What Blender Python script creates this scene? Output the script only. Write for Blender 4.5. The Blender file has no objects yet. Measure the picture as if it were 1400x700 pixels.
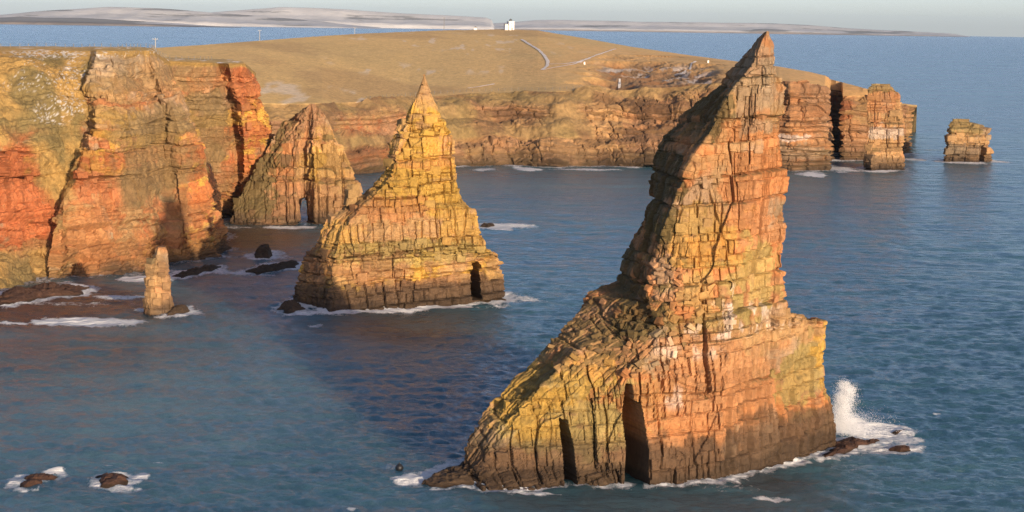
import bpy, bmesh, math, random
import numpy as np
from mathutils import Matrix, Vector, Euler

random.seed(7)
rng = np.random.default_rng(7)
SC = bpy.context.scene
COL = SC.collection

# ------------------------------------------------------------------ camera
CAM_H = 60.0
F = 2800.0                       # focal length in pixels of a 1400 wide frame
PITCH, ROLL = 6.57, 0.865
EARTH = 6.371e6
cam_d = bpy.data.cameras.new('camera')
cam_d.sensor_width = 36.0
cam_d.lens = 36.0 * F / 1400.0
cam_d.clip_start = 1.0
cam_d.clip_end = 120000.0
cam = bpy.data.objects.new('camera', cam_d)
COL.objects.link(cam)
RM = Matrix.Rotation(math.radians(90 - PITCH), 3, 'X') @ Matrix.Rotation(math.radians(ROLL), 3, 'Z')
cam.matrix_world = Matrix.Translation((0, 0, CAM_H)) @ RM.to_4x4()
SC.camera = cam
SC.render.resolution_x, SC.render.resolution_y = 1024, 512

# ------------------------------------------------------------------ sky, sun, exposure
SUN_EL = 9.4
SUN_DIR = Vector((0.452, -0.892, 0)).normalized()            # towards the sun, on the ground plan
w = bpy.data.worlds.new("World")
SC.world = w
w.use_nodes = True
nt = w.node_tree
bg = nt.nodes['Background']
sky = nt.nodes.new('ShaderNodeTexSky')
sky.sky_type = 'NISHITA'
sky.sun_disc = False
sky.sun_elevation = math.radians(SUN_EL)
sky.sun_rotation = math.atan2(SUN_DIR.x, SUN_DIR.y)
sky.altitude = 60
sky.air_density = 0.45
sky.dust_density = 0.8
sky.ozone_density = 0.3
wb = nt.nodes.new('ShaderNodeVectorMath'); wb.operation = 'MULTIPLY'; wb.inputs[1].default_value = (1.0, 0.95, 1.03)
nt.links.new(sky.outputs[0], wb.inputs[0]); nt.links.new(wb.outputs[0], bg.inputs[0])
bg.inputs[1].default_value = 0.15
sd = bpy.data.lights.new('sun', 'SUN')
sd.energy = 4.35
sd.angle = math.radians(0.6)
sd.color = (1.0, 0.80, 0.58)
sun = bpy.data.objects.new('sun', sd)
COL.objects.link(sun)
sv = Vector((SUN_DIR.x * math.cos(math.radians(SUN_EL)), SUN_DIR.y * math.cos(math.radians(SUN_EL)), math.sin(math.radians(SUN_EL))))
sun.rotation_euler = sv.to_track_quat('Z', 'Y').to_euler()
sun.location = (100, -100, 200)
SC.view_settings.view_transform = 'Standard'
SC.view_settings.look = 'None'
SC.view_settings.gamma = 1.0
SC.view_settings.exposure = 0.36
SC.cycles.use_denoising = True
SC.cycles.denoising_prefilter = 'NONE'
SC.cycles.denoising_input_passes = 'RGB_ALBEDO_NORMAL'
SC.cycles.max_bounces = 6
SC.cycles.volume_bounces = 0

# ------------------------------------------------------------------ layout helpers
RMn = np.array(RM)

def P(px, py, Y):
    """world point at depth Y (metres north of the viewpoint) seen at photo pixel px, py"""
    d = RMn @ np.array([(px - 700.0) / F, -(py - 350.0) / F, -1.0])
    t = Y / d[1]
    return np.array([d[0] * t, Y, CAM_H + d[2] * t])

def S(px, py, z=0.0):
    """world point on the water"""
    d = RMn @ np.array([(px - 700.0) / F, -(py - 350.0) / F, -1.0])
    t = (z - CAM_H) / d[2]
    return np.array([d[0] * t, d[1] * t, z])

def SY(px, py):
    return S(px, py)[1]

# ------------------------------------------------------------------ numpy noise
def hsh(i, j=0, k=0, seed=0):
    i = np.asarray(i).astype(np.int64); j = np.asarray(j).astype(np.int64); k = np.asarray(k).astype(np.int64)
    h = (i * 374761393 + j * 668265263 + k * 1274126177 + np.asarray(seed).astype(np.int64) * 974634777) & 0xffffffff
    h = ((h ^ (h >> 13)) * 1274126177) & 0xffffffff
    h = ((h ^ (h >> 16)) * 2246822519) & 0xffffffff
    h = h ^ (h >> 15)
    return (h & 0xffffff) / float(0x1000000)

def vnoise(p, seed=0):
    f = np.floor(p); t = p - f; t = t * t * (3 - 2 * t)
    i, j, k = f[:, 0], f[:, 1], f[:, 2]
    r = 0
    for a in (0, 1):
        wa = t[:, 0] if a else 1 - t[:, 0]
        for b in (0, 1):
            wb = t[:, 1] if b else 1 - t[:, 1]
            for c in (0, 1):
                wc = t[:, 2] if c else 1 - t[:, 2]
                r = r + wa * wb * wc * hsh(i + a, j + b, k + c, seed)
    return r

def fbm(p, scale=1.0, octv=4, seed=0, sx=1, sy=1, sz=1):
    q = np.asarray(p) * np.array([sx, sy, sz]) * scale
    a, s, n = 0.5, 0, 0
    for o in range(octv):
        s = s + a * vnoise(q, seed + o * 17); n += a
        q = q * 2.03 + 13.7; a *= 0.5
    return s / n

def sstep(a, b, x):
    t = np.clip((x - a) / (b - a), 0, 1)
    return t * t * (3 - 2 * t)

def cellify(u, seed):
    f = np.floor(u)
    b = lambda i: i + 0.36 * (2 * hsh(i, 3, 5, seed) - 1)
    idx = np.where(u < b(f), f - 1, np.where(u >= b(f + 1), f + 1, f))
    gone = lambda i: hsh(i, 8, 2, seed) < 0.3                 # some partings are missing, so pieces differ in size
    lo = np.where(gone(idx), idx - 1, idx)
    hi = np.where(gone(idx + 1), idx + 2, idx + 1)
    return lo, np.minimum(np.abs(u - b(lo)), np.abs(b(hi) - u))

def jointed(Pt, N, bed, cw, amp, gdepth, gw, seed, ang=0.35, dip=(0.0, 0.0), span=1, bedamp=0.5, bgain=1.7):
    """displacement of bedded, jointed sandstone: beds cut by two sets of upright joints"""
    c, s = math.cos(ang), math.sin(ang)
    wob = (fbm(Pt, 0.08, 2, seed + 3) - 0.5) * bed * 0.45
    zt = (Pt[:, 2] + Pt[:, 0] * dip[0] + Pt[:, 1] * dip[1] + wob) / bed
    k, dz = cellify(zt, seed)
    ks = np.floor(k / span)
    wx = (fbm(Pt, 0.25, 2, seed + 9) - 0.5) * cw * 0.35
    cv = cw * (0.6 + 1.1 * hsh(ks, 4, 9, seed))               # massive beds and closely jointed beds
    u1 = (Pt[:, 0] * c + Pt[:, 1] * s + wx) / cv
    u2 = (-Pt[:, 0] * s + Pt[:, 1] * c + wx) / cv
    i, d1 = cellify(u1, seed * 31 + ks)
    j, d2 = cellify(u2, seed * 57 + ks + 11)
    h = hsh(i, j, k, seed)
    hb = hsh(k, 1, 2, seed + 77)
    disp = amp * ((h * 2 - 1) + bedamp * (hb * 2 - 1))
    n1 = N[:, 0] * c + N[:, 1] * s
    n2 = -N[:, 0] * s + N[:, 1] * c
    w1 = np.sqrt(np.clip(1 - n1 * n1 * 1.4, 0, 1)); w2 = np.sqrt(np.clip(1 - n2 * n2 * 1.4, 0, 1))
    wz = np.sqrt(np.clip(1 - N[:, 2] ** 2, 0, 1))
    jj = 0.4 + 0.6 * (hsh(i, k, 7, seed) > 0.4)
    g = np.maximum(bgain * sstep(gw, gw * 0.25, dz * bed) * wz * (0.35 + 0.65 * (hsh(k, 6, 1, seed + 5) > .3)),
                   np.maximum(sstep(gw, gw * 0.25, d1 * cv) * w1 * jj, sstep(gw, gw * 0.25, d2 * cv) * w2 * jj))
    return disp - gdepth * g, h, hb

# ------------------------------------------------------------------ object helpers
def tag(o, label=None, cat=None, group=None, kind=None):
    if label: o['label'] = label
    if cat: o['category'] = cat
    if group: o['group'] = group
    if kind: o['kind'] = kind
    return o

def link(o, parent=None):
    COL.objects.link(o)
    if parent is not None:
        o.parent = parent
    return o

def raw_mesh(name, verts, faces, mat, col=None, attrs=None, parent=None, smooth=False):
    """verts (n,3) array, faces (m,4) or (m,3) array, or list of such arrays"""
    me = bpy.data.meshes.new(name)
    verts = np.ascontiguousarray(verts, dtype=np.float32)
    fl = faces if isinstance(faces, list) else [faces]
    fl = [np.asarray(f, dtype=np.int32) for f in fl if len(f)]
    me.vertices.add(len(verts)); me.vertices.foreach_set('co', verts.ravel())
    loops = np.concatenate([f.ravel() for f in fl])
    tot = np.concatenate([np.full(len(f), f.shape[1], dtype=np.int32) for f in fl])
    st = np.concatenate([[0], np.cumsum(tot)[:-1]]).astype(np.int32)
    me.loops.add(len(loops)); me.loops.foreach_set('vertex_index', loops)
    me.polygons.add(len(tot)); me.polygons.foreach_set('loop_start', st)
    try:
        me.polygons.foreach_set('loop_total', tot)
    except Exception:
        pass
    me.polygons.foreach_set('use_smooth', np.full(len(tot), smooth))
    if col is not None:
        a = me.attributes.new('Col', 'FLOAT_COLOR', 'POINT')
        c4 = np.ones((len(verts), 4), dtype=np.float32); c4[:, :3] = col
        a.data.foreach_set('color', c4.ravel())
    for an, av in (attrs or {}).items():
        a = me.attributes.new(an, 'FLOAT', 'POINT')
        a.data.foreach_set('value', np.asarray(av, dtype=np.float32))
    me.materials.append(mat)
    me.update(calc_edges=True)
    me.validate()
    o = bpy.data.objects.new(name, me)
    return link(o, parent)

def grid_faces(R, C, closed=False):
    cc = C if closed else C - 1
    r = np.arange(R - 1)[:, None]; c = np.arange(cc)[None, :]
    c2 = (c + 1) % C
    return np.stack([r * C + c, r * C + c2, (r + 1) * C + c2, (r + 1) * C + c], -1).reshape(-1, 4)

def grid_normals(G, closed):
    if closed:
        du = np.roll(G, -1, 1) - np.roll(G, 1, 1)
    else:
        du = np.gradient(G, axis=1)
    dv = np.gradient(G, axis=0)
    n = np.cross(du, dv)
    n /= np.maximum(np.linalg.norm(n, axis=2, keepdims=True), 1e-9)
    for _ in range(3):                                    # relax so steps at corners do not tear
        p = np.pad(n, ((1, 1), (0, 0), (0, 0)), 'edge')
        n = (p[:-2] + p[2:] + 2 * n) / 4
        if closed:
            n = (np.roll(n, 1, 1) + np.roll(n, -1, 1) + 2 * n) / 4
        n /= np.maximum(np.linalg.norm(n, axis=2, keepdims=True), 1e-9)
    return n

# ------------------------------------------------------------------ materials
def new_mat(name):
    m = bpy.data.materials.new(name); m.use_nodes = True
    n = m.node_tree.nodes; b = n['Principled BSDF']
    return m, n, m.node_tree.links, b

def set_spec(b, v):
    b.inputs['Specular IOR Level'].default_value = v

def mat_attr(name, nscale=1.2, lo=0.72, hi=1.25, bscale=2.5, bdist=0.12, rough=0.92, objcol=False, spec=0.2):
    m, n, l, b = new_mat(name)
    geo = n.new('ShaderNodeNewGeometry')
    if objcol:
        a = n.new('ShaderNodeObjectInfo'); out = a.outputs['Color']
    else:
        a = n.new('ShaderNodeAttribute'); a.attribute_name = 'Col'; out = a.outputs['Color']
    t = n.new('ShaderNodeTexNoise'); t.inputs['Scale'].default_value = nscale; t.inputs['Detail'].default_value = 7
    t.inputs['Roughness'].default_value = 0.68
    l.new(geo.outputs['Position'], t.inputs['Vector'])
    mr = n.new('ShaderNodeMapRange'); mr.inputs[1].default_value = 0.3; mr.inputs[2].default_value = 0.7
    mr.inputs[3].default_value = lo; mr.inputs[4].default_value = hi
    l.new(t.outputs[0], mr.inputs[0])
    mx = n.new('ShaderNodeVectorMath'); mx.operation = 'SCALE'
    l.new(out, mx.inputs[0]); l.new(mr.outputs[0], mx.inputs['Scale'])
    l.new(mx.outputs[0], b.inputs['Base Color'])
    t2 = n.new('ShaderNodeTexNoise'); t2.inputs['Scale'].default_value = bscale; t2.inputs['Detail'].default_value = 6
    l.new(geo.outputs['Position'], t2.inputs['Vector'])
    bp = n.new('ShaderNodeBump'); bp.inputs['Strength'].default_value = 0.7; bp.inputs['Distance'].default_value = bdist
    l.new(t2.outputs[0], bp.inputs['Height']); l.new(bp.outputs[0], b.inputs['Normal'])
    b.inputs['Roughness'].default_value = rough
    set_spec(b, spec)
    return m

M_ROCK = mat_attr('sandstone')
M_BLOCK = mat_attr('sandstone_block', objcol=True)
M_FARROCK = mat_attr('headland_ground', nscale=0.45, lo=0.7, hi=1.3, bscale=1.0, bdist=0.25)
_b = M_FARROCK.node_tree.nodes['Principled BSDF']
_b.inputs['Sheen Weight'].default_value = 0.09; _b.inputs['Sheen Roughness'].default_value = 0.5; _b.inputs['Sheen Tint'].default_value = (1.0, .72, .36, 1)
M_ISLE = mat_attr('island_ground', nscale=0.004, lo=0.85, hi=1.15, bscale=0.01, bdist=3.0)

def plain(name, colr, rough=0.7, nscale=3.0, var=0.12):
    m, n, l, b = new_mat(name)
    geo = n.new('ShaderNodeNewGeometry')
    t = n.new('ShaderNodeTexNoise'); t.inputs['Scale'].default_value = nscale; t.inputs['Detail'].default_value = 5
    l.new(geo.outputs['Position'], t.inputs['Vector'])
    r = n.new('ShaderNodeValToRGB')
    r.color_ramp.elements[0].position = 0.3; r.color_ramp.elements[1].position = 0.7
    r.color_ramp.elements[0].color = tuple(c * (1 - var) for c in colr) + (1,)
    r.color_ramp.elements[1].color = tuple(min(1, c * (1 + var)) for c in colr) + (1,)
    l.new(t.outputs[0], r.inputs[0]); l.new(r.outputs[0], b.inputs['Base Color'])
    b.inputs['Roughness'].default_value = rough
    return m

M_WHITE = plain('white_render', (0.8, 0.78, 0.72))
M_DARK = plain('dark_metal', (0.05, 0.05, 0.05), 0.5)
M_GLASS = plain('lantern_glass', (0.12, 0.14, 0.16), 0.1)
M_WOOD = plain('weathered_wood', (0.22, 0.2, 0.17), 0.9)
M_PALEWOOD = plain('pale_weathered_wood', (0.42, 0.39, 0.34), 0.9)
M_BUOY = plain('black_rubber', (0.012, 0.012, 0.014), 0.5)
M_SPRAY, _n, _l, _b = new_mat('spray_water')
_b.inputs['Base Color'].default_value = (0.9, 0.9, 0.9, 1); _b.inputs['Roughness'].default_value = 0.8
_b.inputs['Subsurface Weight'].default_value = 0.0

# rock colours (albedo)
TAN = np.array((0.345, 0.205, 0.09)); ORANGE = np.array((0.40, 0.17, 0.064)); RED = np.array((0.39, 0.125, 0.048))
BROWN = np.array((0.21, 0.115, 0.06)); YEL = np.array((0.46, 0.275, 0.055)); LICH = np.array((0.31, 0.235, 0.08))
GREY = np.array((0.275, 0.205, 0.13)); WET = np.array((0.055, 0.036, 0.022)); GUANO = np.array((0.72, 0.62, 0.53))
STRAW = np.array((0.36, 0.225, 0.075)); MOSS_SHADE = np.array((0.17, 0.125, 0.05)); SNOW = np.array((0.82, 0.80, 0.78))  # the dark olive serves turf and also shade painted on left flanks
PINK = np.array((0.37, 0.185, 0.082))

def mixc(c, t, m):
    m = np.clip(m, 0, 1)[:, None]
    return c * (1 - m) + t * m

def zone(Pt, px, py, Y, rx, ry, seed, sharp=0.35, ns=0.35, cell=None):
    """soft ellipse on the rock (x, z) with a broken, noisy edge"""
    q = P(px, py, Y); sx = rx * Y / F; sz = ry * Y / F
    r = np.sqrt(((Pt[:, 0] - q[0]) / sx) ** 2 + ((Pt[:, 2] - q[2]) / sz) ** 2)
    r = r + (fbm(Pt, ns, 4, seed, 1, 1, 1.6) - 0.5) * 1.5
    if cell is not None:                                     # colour changes from bed to bed and block to block
        r = r + (cell - 0.5) * 1.1 + (fbm(Pt, 1.6, 3, seed + 5, 1, 1, .5) - .5) * .7; sharp = 0.16
    return sstep(1 + sharp, 1 - sharp, r)

def rock_color(Pt, h, hb, seed, zones, base=None, wet_h=4.5, bedc=1.0):
    pal = base or [TAN, ORANGE, PINK, TAN, GREY]
    a = fbm(Pt, 0.055, 3, seed + 1, 1, 1, 2.2) + (h - .5) * .16 + (hb - .5) * .14
    c = mixc(np.tile(pal[0], (len(Pt), 1)), pal[1], sstep(0.47, 0.56, a))
    c = mixc(c, pal[2], sstep(0.53, 0.62, fbm(Pt, 0.12, 3, seed + 2, 1, 1, 1.8) + (hb - .5) * .2) * 0.8)
    c = mixc(c, pal[4], sstep(0.55, 0.7, fbm(Pt, 0.2, 3, seed + 4)) * 0.7)
    for (px, py, Y, rx, ry, colr, st) in zones:
        zm = zone(Pt, px, py, Y, rx, ry, seed + int(px) % 13, cell=h * .35 + hb * .65) * st
        if colr[0] > .6:                                     # bird lime runs down the joints
            zm = zone(Pt, px, py + ry * .6, Y, rx, ry * 1.9, seed + int(px) % 13, .6) * st * sstep(.47, .62, fbm(Pt, .9, 4, seed + 60, 1, 1, .45))
        c = mixc(c, colr, zm)
    c = mixc(c, BROWN, sstep(0.62, 0.8, fbm(Pt, 0.5, 4, seed + 6, 1, 1, 2.5)) * 0.6)
    c = c * (0.86 + 0.28 * h)[:, None] * (0.84 + 0.32 * hb * bedc)[:, None]
    zz = Pt[:, 2] + (fbm(Pt, 0.16, 3, seed + 8, 1, 1, 0.5) - 0.5) * 5
    c = mixc(c, WET * 1.6, sstep(wet_h + 1.6, wet_h - 1.0, zz) * 0.72)
    c = mixc(c, WET, sstep(wet_h * 0.5, wet_h * 0.25, zz) * 0.85)
    return np.clip(c, 0.01, 0.9)

# ------------------------------------------------------------------ block meshes used by all rock faces
def chipped_block(seed):
    r = random.Random(seed)
    bm = bmesh.new()
    bmesh.ops.create_cube(bm, size=1.0)
    for v in bm.verts:
        v.co += Vector((r.uniform(-.16, .16), r.uniform(-.14, .14), r.uniform(-.14, .14)))
    bmesh.ops.bevel(bm, geom=list(bm.edges), offset=0.09, segments=1, affect='EDGES')
    for v in bm.verts:
        v.co += Vector((r.uniform(-.025, .025), r.uniform(-.025, .025), r.uniform(-.025, .025)))
    bmesh.ops.triangulate(bm, faces=list(bm.faces))
    me = bpy.data.meshes.new('rock_block'); bm.to_mesh(me); bm.free()
    me.materials.append(M_BLOCK)
    return me
BLOCKS = [chipped_block(i) for i in range(10)]

def scatter_blocks(parent, V, N, C, count, wr, hr, seed, mask=None, proud=(0.1, 0.4), tumble=0.0, zmin=2.5):
    rg = np.random.default_rng(seed)
    ok = (N[:, 1] < -0.25) & (V[:, 2] > zmin) & (V[:, 2] < 1.5 + (V[:, 2].max() - 1.5) * 0.86)
    if mask is not None:
        ok &= mask
    idx = np.flatnonzero(ok)
    if not len(idx):
        return
    pts = []
    tries = 0
    while len(pts) < count and tries < count * 30:
        tries += 1
        q = int(rg.choice(idx))
        wd = rg.uniform(*wr); ht = rg.uniform(*hr)
        p = V[q]
        if any(abs(p[0] - o[0]) < (wd + o[3]) * .5 and abs(p[2] - o[2]) < (ht + o[4]) * .5 for o in pts):
            continue
        pts.append((p[0], p[1], p[2], wd, ht))
        n = np.array([N[q, 0], N[q, 1], 0]); ln = np.linalg.norm(n)
        if ln < 1e-3:
            n = np.array([0, -1, 0]); ln = 1
        n /= ln
        dp = wd * rg.uniform(0.8, 1.2)
        pos = p - n * (dp * 0.5 - rg.uniform(*proud))
        o = bpy.data.objects.new('rock_block', BLOCKS[int(rg.integers(len(BLOCKS)))])
        rz = math.atan2(n[0], -n[1]) + rg.normal(0, 0.12)
        o.rotation_euler = (rg.normal(0, .03 + tumble), rg.normal(0, .03 + tumble), rz)
        o.scale = (wd, dp, ht)
        o.location = pos - np.array(parent.location)
        c = C[q] * rg.uniform(0.88, 1.1)
        o.color = (float(c[0]), float(c[1]), float(c[2]), 1)
        link(o, parent)

# ------------------------------------------------------------------ lofted rock stack
def conv(rid):
    out = []
    for p in rid:
        if p[2] is None:
            q = S(p[0], p[1], 0)
        else:
            q = P(p[0], p[1], p[2])
        out.append(q)
    out = np.array(out)
    z = out[:, 2].copy()
    for i in range(1, len(z)):
        z[i] = max(z[i], z[i - 1] + 0.05)
    out[:, 2] = z
    return out

def stack_shape(ridges, step, coarse=(), top_z=None):
    rd = [conv(r) for r in ridges]
    zt = top_z or max(r[-1, 2] for r in rd)
    zs = np.linspace(-1.5, zt, 1500)
    X = np.stack([np.stack([np.interp(zs, r[:, 2], r[:, 0]), np.interp(zs, r[:, 2], r[:, 1])], -1) for r in rd], 1)   # z, k, 2
    mv = np.abs(np.diff(X, axis=0)).max(axis=(1, 2))
    cum = np.concatenate([[0], np.cumsum(np.maximum(np.diff(zs), mv * 0.6))])
    R = int(cum[-1] / step)
    rows = np.interp(np.linspace(0, cum[-1], R), cum, zs)
    K = len(rd)
    C = np.stack([np.stack([np.interp(rows, r[:, 2], r[:, 0]), np.interp(rows, r[:, 2], r[:, 1])], -1) for r in rd], 1)
    # points along each side, in proportion to its widest length
    cols = []
    for k in range(K):
        L = np.linalg.norm(C[:, k] - C[:, (k + 1) % K], axis=1).max()
        front = True
        n = max(4, int(L / step / (3.0 if k in coarse else 1)))
        t = np.arange(n) / n
        cols.append(C[:, k][:, None, :] * (1 - t)[None, :, None] + C[:, (k + 1) % K][:, None, :] * t[None, :, None])
    XY = np.concatenate(cols, 1)
    G = np.concatenate([XY, np.broadcast_to(rows[:, None, None], XY.shape[:2] + (1,))], 2)
    return G

def rock_stack(name, ridges, step, layers, seed, zones, rough=0.25, base=None, wet_h=4.5, caves=(), dip=(0, 0), ang=0.35,
               mask_fn=None, reverse=False, ledge_moss=0.7, coarse=(), bgain=1.7):
    G = stack_shape(ridges, step, coarse)
    if reverse:
        G = G[:, ::-1]
    R, Cn, _ = G.shape
    Nn = grid_normals(G, True)
    Pt = G.reshape(-1, 3); N = Nn.reshape(-1, 3)
    d = (fbm(Pt, 0.09, 3, seed + 40) - 0.5) * rough * 8
    d += (fbm(Pt, 0.6, 4, seed + 41) - 0.5) * rough * 2.2
    ver = np.sqrt(np.clip(1 - N[:, 2] ** 2, 0, 1))
    d += (fbm(Pt, 0.75, 3, seed + 42, 1, 1, 0.16) - 0.5) * rough * 2.6 * ver          # upright flutes
    q1 = Pt.copy(); q1[:, 2] += (fbm(Pt, 0.12, 2, seed + 44) - 0.5) * 1.5 + Pt[:, 0] * dip[0] + Pt[:, 1] * dip[1]
    d += (fbm(q1, 1.0, 3, seed + 43, 0.05, 0.05, 1.1) - 0.5) * rough * (2.4 if bgain > 1 else 1.2) * ver        # thin hard and soft beds
    d += (fbm(Pt, 2.0, 2, seed + 46) - 0.5) * rough * 0.9
    for fs_, sd_ in ((.07, 47),):                  # long wandering fractures
        ff = np.abs(fbm(Pt, fs_, 2, seed + sd_, 1, 1, .55) - .5)
        d -= sstep(.010 + .006 * (fs_ > .1), .002, ff) * rough * 1.6
    h = hb = None
    for q, (bed, cw, amp, gd, gw, span) in enumerate(layers):
        dd, h_, hb_ = jointed(Pt, N, bed, cw, amp, gd, gw, seed + 100 * q, ang, dip, span, 0.5 if bgain > 1 else 0.3, bgain)
        d += dd
        if q == min(1, len(layers) - 1):
            h, hb = h_, hb_
    # fade the relief towards the tip so thin tops keep their outline
    ctr = G.mean(1)
    wid = np.linalg.norm(G - ctr[:, None, :], axis=2).mean(1)
    fade = np.clip(wid / 4.2, 0.2, 1.0)
    d = d * np.repeat(fade, Cn)
    hn = N.copy(); hn[:, 2] *= 0.6
    V = Pt + hn * d[:, None]
    V[:, 2] += (fbm(Pt, 0.9, 3, seed + 50) - 0.5) * rough * 0.6
    cav = np.zeros(len(V), bool)
    for (poly, Yf, depth, dirx) in caves:
        wp = np.array([P(a, b, Yf) for a, b in poly])[:, [0, 2]]
        ins = inside(Pt[:, [0, 2]], wp) & (N[:, 1] < -0.05) & (Pt[:, 1] < Yf + 8)
        V[ins] = Pt[ins] + np.array([dirx, 1.0, 0.0]) * (depth + (fbm(Pt[ins], 0.5, 3, seed) - 0.5)[:, None] * 2)
        cav |= (Pt[:, 0] > wp[:, 0].min() - 1.6) & (Pt[:, 0] < wp[:, 0].max() + 1.6) & (Pt[:, 2] < wp[:, 1].max() + 1.6)
    colr = rock_color(Pt, h, hb, seed, zones, base, wet_h)
    nv = grid_normals(V.reshape(R, Cn, 3), True).reshape(-1, 3)
    if np.sum(nv[:, 1] * N[:, 1]) < 0: nv = -nv
    ledge = sstep(.45, .75, np.abs(nv[:, 2])) * (fbm(Pt, .5, 3, seed + 70) > .38) * sstep(3, 6, Pt[:, 2])
    colr = mixc(colr, MOSS_SHADE * .8, ledge * ledge_moss)
    f = grid_faces(R, Cn, True)
    top = V[-Cn:].mean(0) + np.array([0, 0, 0.05])
    V2 = np.vstack([V, top]); C2 = np.vstack([colr, colr[-1]])
    a = (R - 1) * Cn + np.arange(Cn); b_ = (R - 1) * Cn + (np.arange(Cn) + 1) % Cn
    tri = np.stack([a, b_, np.full(Cn, len(V))], -1)
    loc = np.array([V[:, 0].mean(), V[:, 1].mean(), 0.0])
    fl = [f, tri]
    if mask_fn is not None:
        keep = mask_fn(Pt, f)
        fl[0] = f[keep]
    o = raw_mesh(name, V2 - loc, fl, M_ROCK, C2)
    o.location = loc
    return o, V, N, colr, cav

def inside(pts, poly):
    x, y = pts[:, 0], pts[:, 1]
    r = np.zeros(len(pts), bool)
    n = len(poly)
    for i in range(n):
        x1, y1 = poly[i]; x2, y2 = poly[(i + 1) % n]
        cnd = ((y1 > y) != (y2 > y)) & (x < (x2 - x1) * (y - y1) / (y2 - y1 + 1e-12) + x1)
        r ^= cnd
    return r

WATERLINES = []       # (points xy, foam reach in metres, strength) gathered for the sea's foam
def waterline(V, reach, strength=1.0):
    q = V[np.abs(V[:, 2]) < 0.6][:, :2]
    if len(q) > 600:
        q = q[:: len(q) // 600 + 1]
    WATERLINES.append((q, reach, strength))

# ================================================================== THE GREAT STACK
Y0 = SY(870, 662)
A = [(634, 662, Y0 + 3), (631, 625, Y0 + 5), (640, 592, Y0 + 7), (672, 552, Y0 + 9), (703, 517, Y0 + 11), (742, 483, Y0 + 14), (778, 435, Y0 + 17),
     (797, 404, Y0 + 20), (846, 386, Y0 + 26), (850, 352, Y0 + 27.5), (862, 332, Y0 + 27.5), (871, 308, Y0 + 27), (889, 270, Y0 + 27), (893, 215, Y0 + 26), (907, 184, Y0 + 23),
     (938, 155, Y0 + 24), (960, 137, Y0 + 23), (986, 116, Y0 + 21), (1000, 97, Y0 + 19), (1014, 77, Y0 + 17), (1026, 64, Y0 + 15), (1036, 52, Y0 + 13), (1046, 43, Y0 + 11)]
B = [(662, 669, None), (668, 640, Y0 + 0.5), (690, 590, Y0 + 2), (735, 535, Y0 + 4), (790, 480, Y0 + 7), (862, 450, Y0 + 8), (884, 410, Y0 + 8.5), (900, 345, Y0 + 10),
     (911, 300, Y0 + 7.5), (930, 258, Y0 + 6.5), (950, 215, Y0 + 6.5), (970, 185, Y0 + 7), (984, 158, Y0 + 8), (1006, 119, Y0 + 9), (1020, 105, Y0 + 9.5), (1030, 90, Y0 + 10.2), (1036, 70, Y0 + 10), (1042, 54, Y0 + 10), (1047, 44, Y0 + 10)]
Cc = [(870, 663, None), (872, 600, Y0 + 0.6), (882, 520, Y0 + 2.0), (905, 450, Y0 + 4.5), (935, 380, Y0 + 7), (958, 300, Y0 + 8), (980, 230, Y0 + 9), (1012, 160, Y0 + 9.6), (1041, 90, Y0 + 9.8), (1048, 45, Y0 + 9.8)]
D = [(990, 657, None), (990, 590, Y0 + 3.0), (992, 500, Y0 + 4.5), (1002, 430, Y0 + 6.0), (1012, 340, Y0 + 7.5), (1022, 240, Y0 + 8.5), (1044, 150, Y0 + 9.2), (1053, 80, Y0 + 9.6), (1050, 46, Y0 + 9.8)]
YE = SY(1142, 612)
E = [(1143, 612, None), (1140, 565, YE - 0.5), (1133, 520, YE - 1), (1129, 470, YE - 1), (1127, 440, YE - 1.5), (1078, 434, Y0 + 15.5), (1073, 400, Y0 + 15), (1072, 370, Y0 + 15), (1077, 310, Y0 + 14), (1074, 295, Y0 + 14), (1075, 240, Y0 + 13.5),
     (1070, 200, Y0 + 13), (1068, 130, Y0 + 12.5), (1063, 90, Y0 + 11.8), (1060, 62, Y0 + 11), (1052, 46, Y0 + 10.5)]
Fb = [(1118, 604, YE + 9), (1108, 500, YE + 8), (1100, 436, YE + 6), (1064, 428, Y0 + 20), (1060, 300, Y0 + 17), (1060, 200, Y0 + 16), (1058, 120, Y0 + 14.5), (1056, 70, Y0 + 12.5), (1051, 45, Y0 + 11.5)]
Gb = [(760, 620, Y0 + 19), (800, 520, Y0 + 26), (860, 420, Y0 + 33), (885, 340, Y0 + 34), (900, 250, Y0 + 33), (915, 195, Y0 + 30), (950, 155, Y0 + 28), (990, 120, Y0 + 26), (1018, 82, Y0 + 21), (1036, 56, Y0 + 15), (1047, 43.5, Y0 + 11.8)]
cave_a = ([(764, 573), (775, 574), (784, 610), (790, 672), (772, 672), (770, 620)], Y0 + 2, 9, -0.35)
cave_b = ([(856, 526), (864, 526), (866, 546), (876, 552), (884, 610), (884, 672), (852, 672), (856, 610), (850, 560)], Y0 + 2, 11, -0.35)
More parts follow.
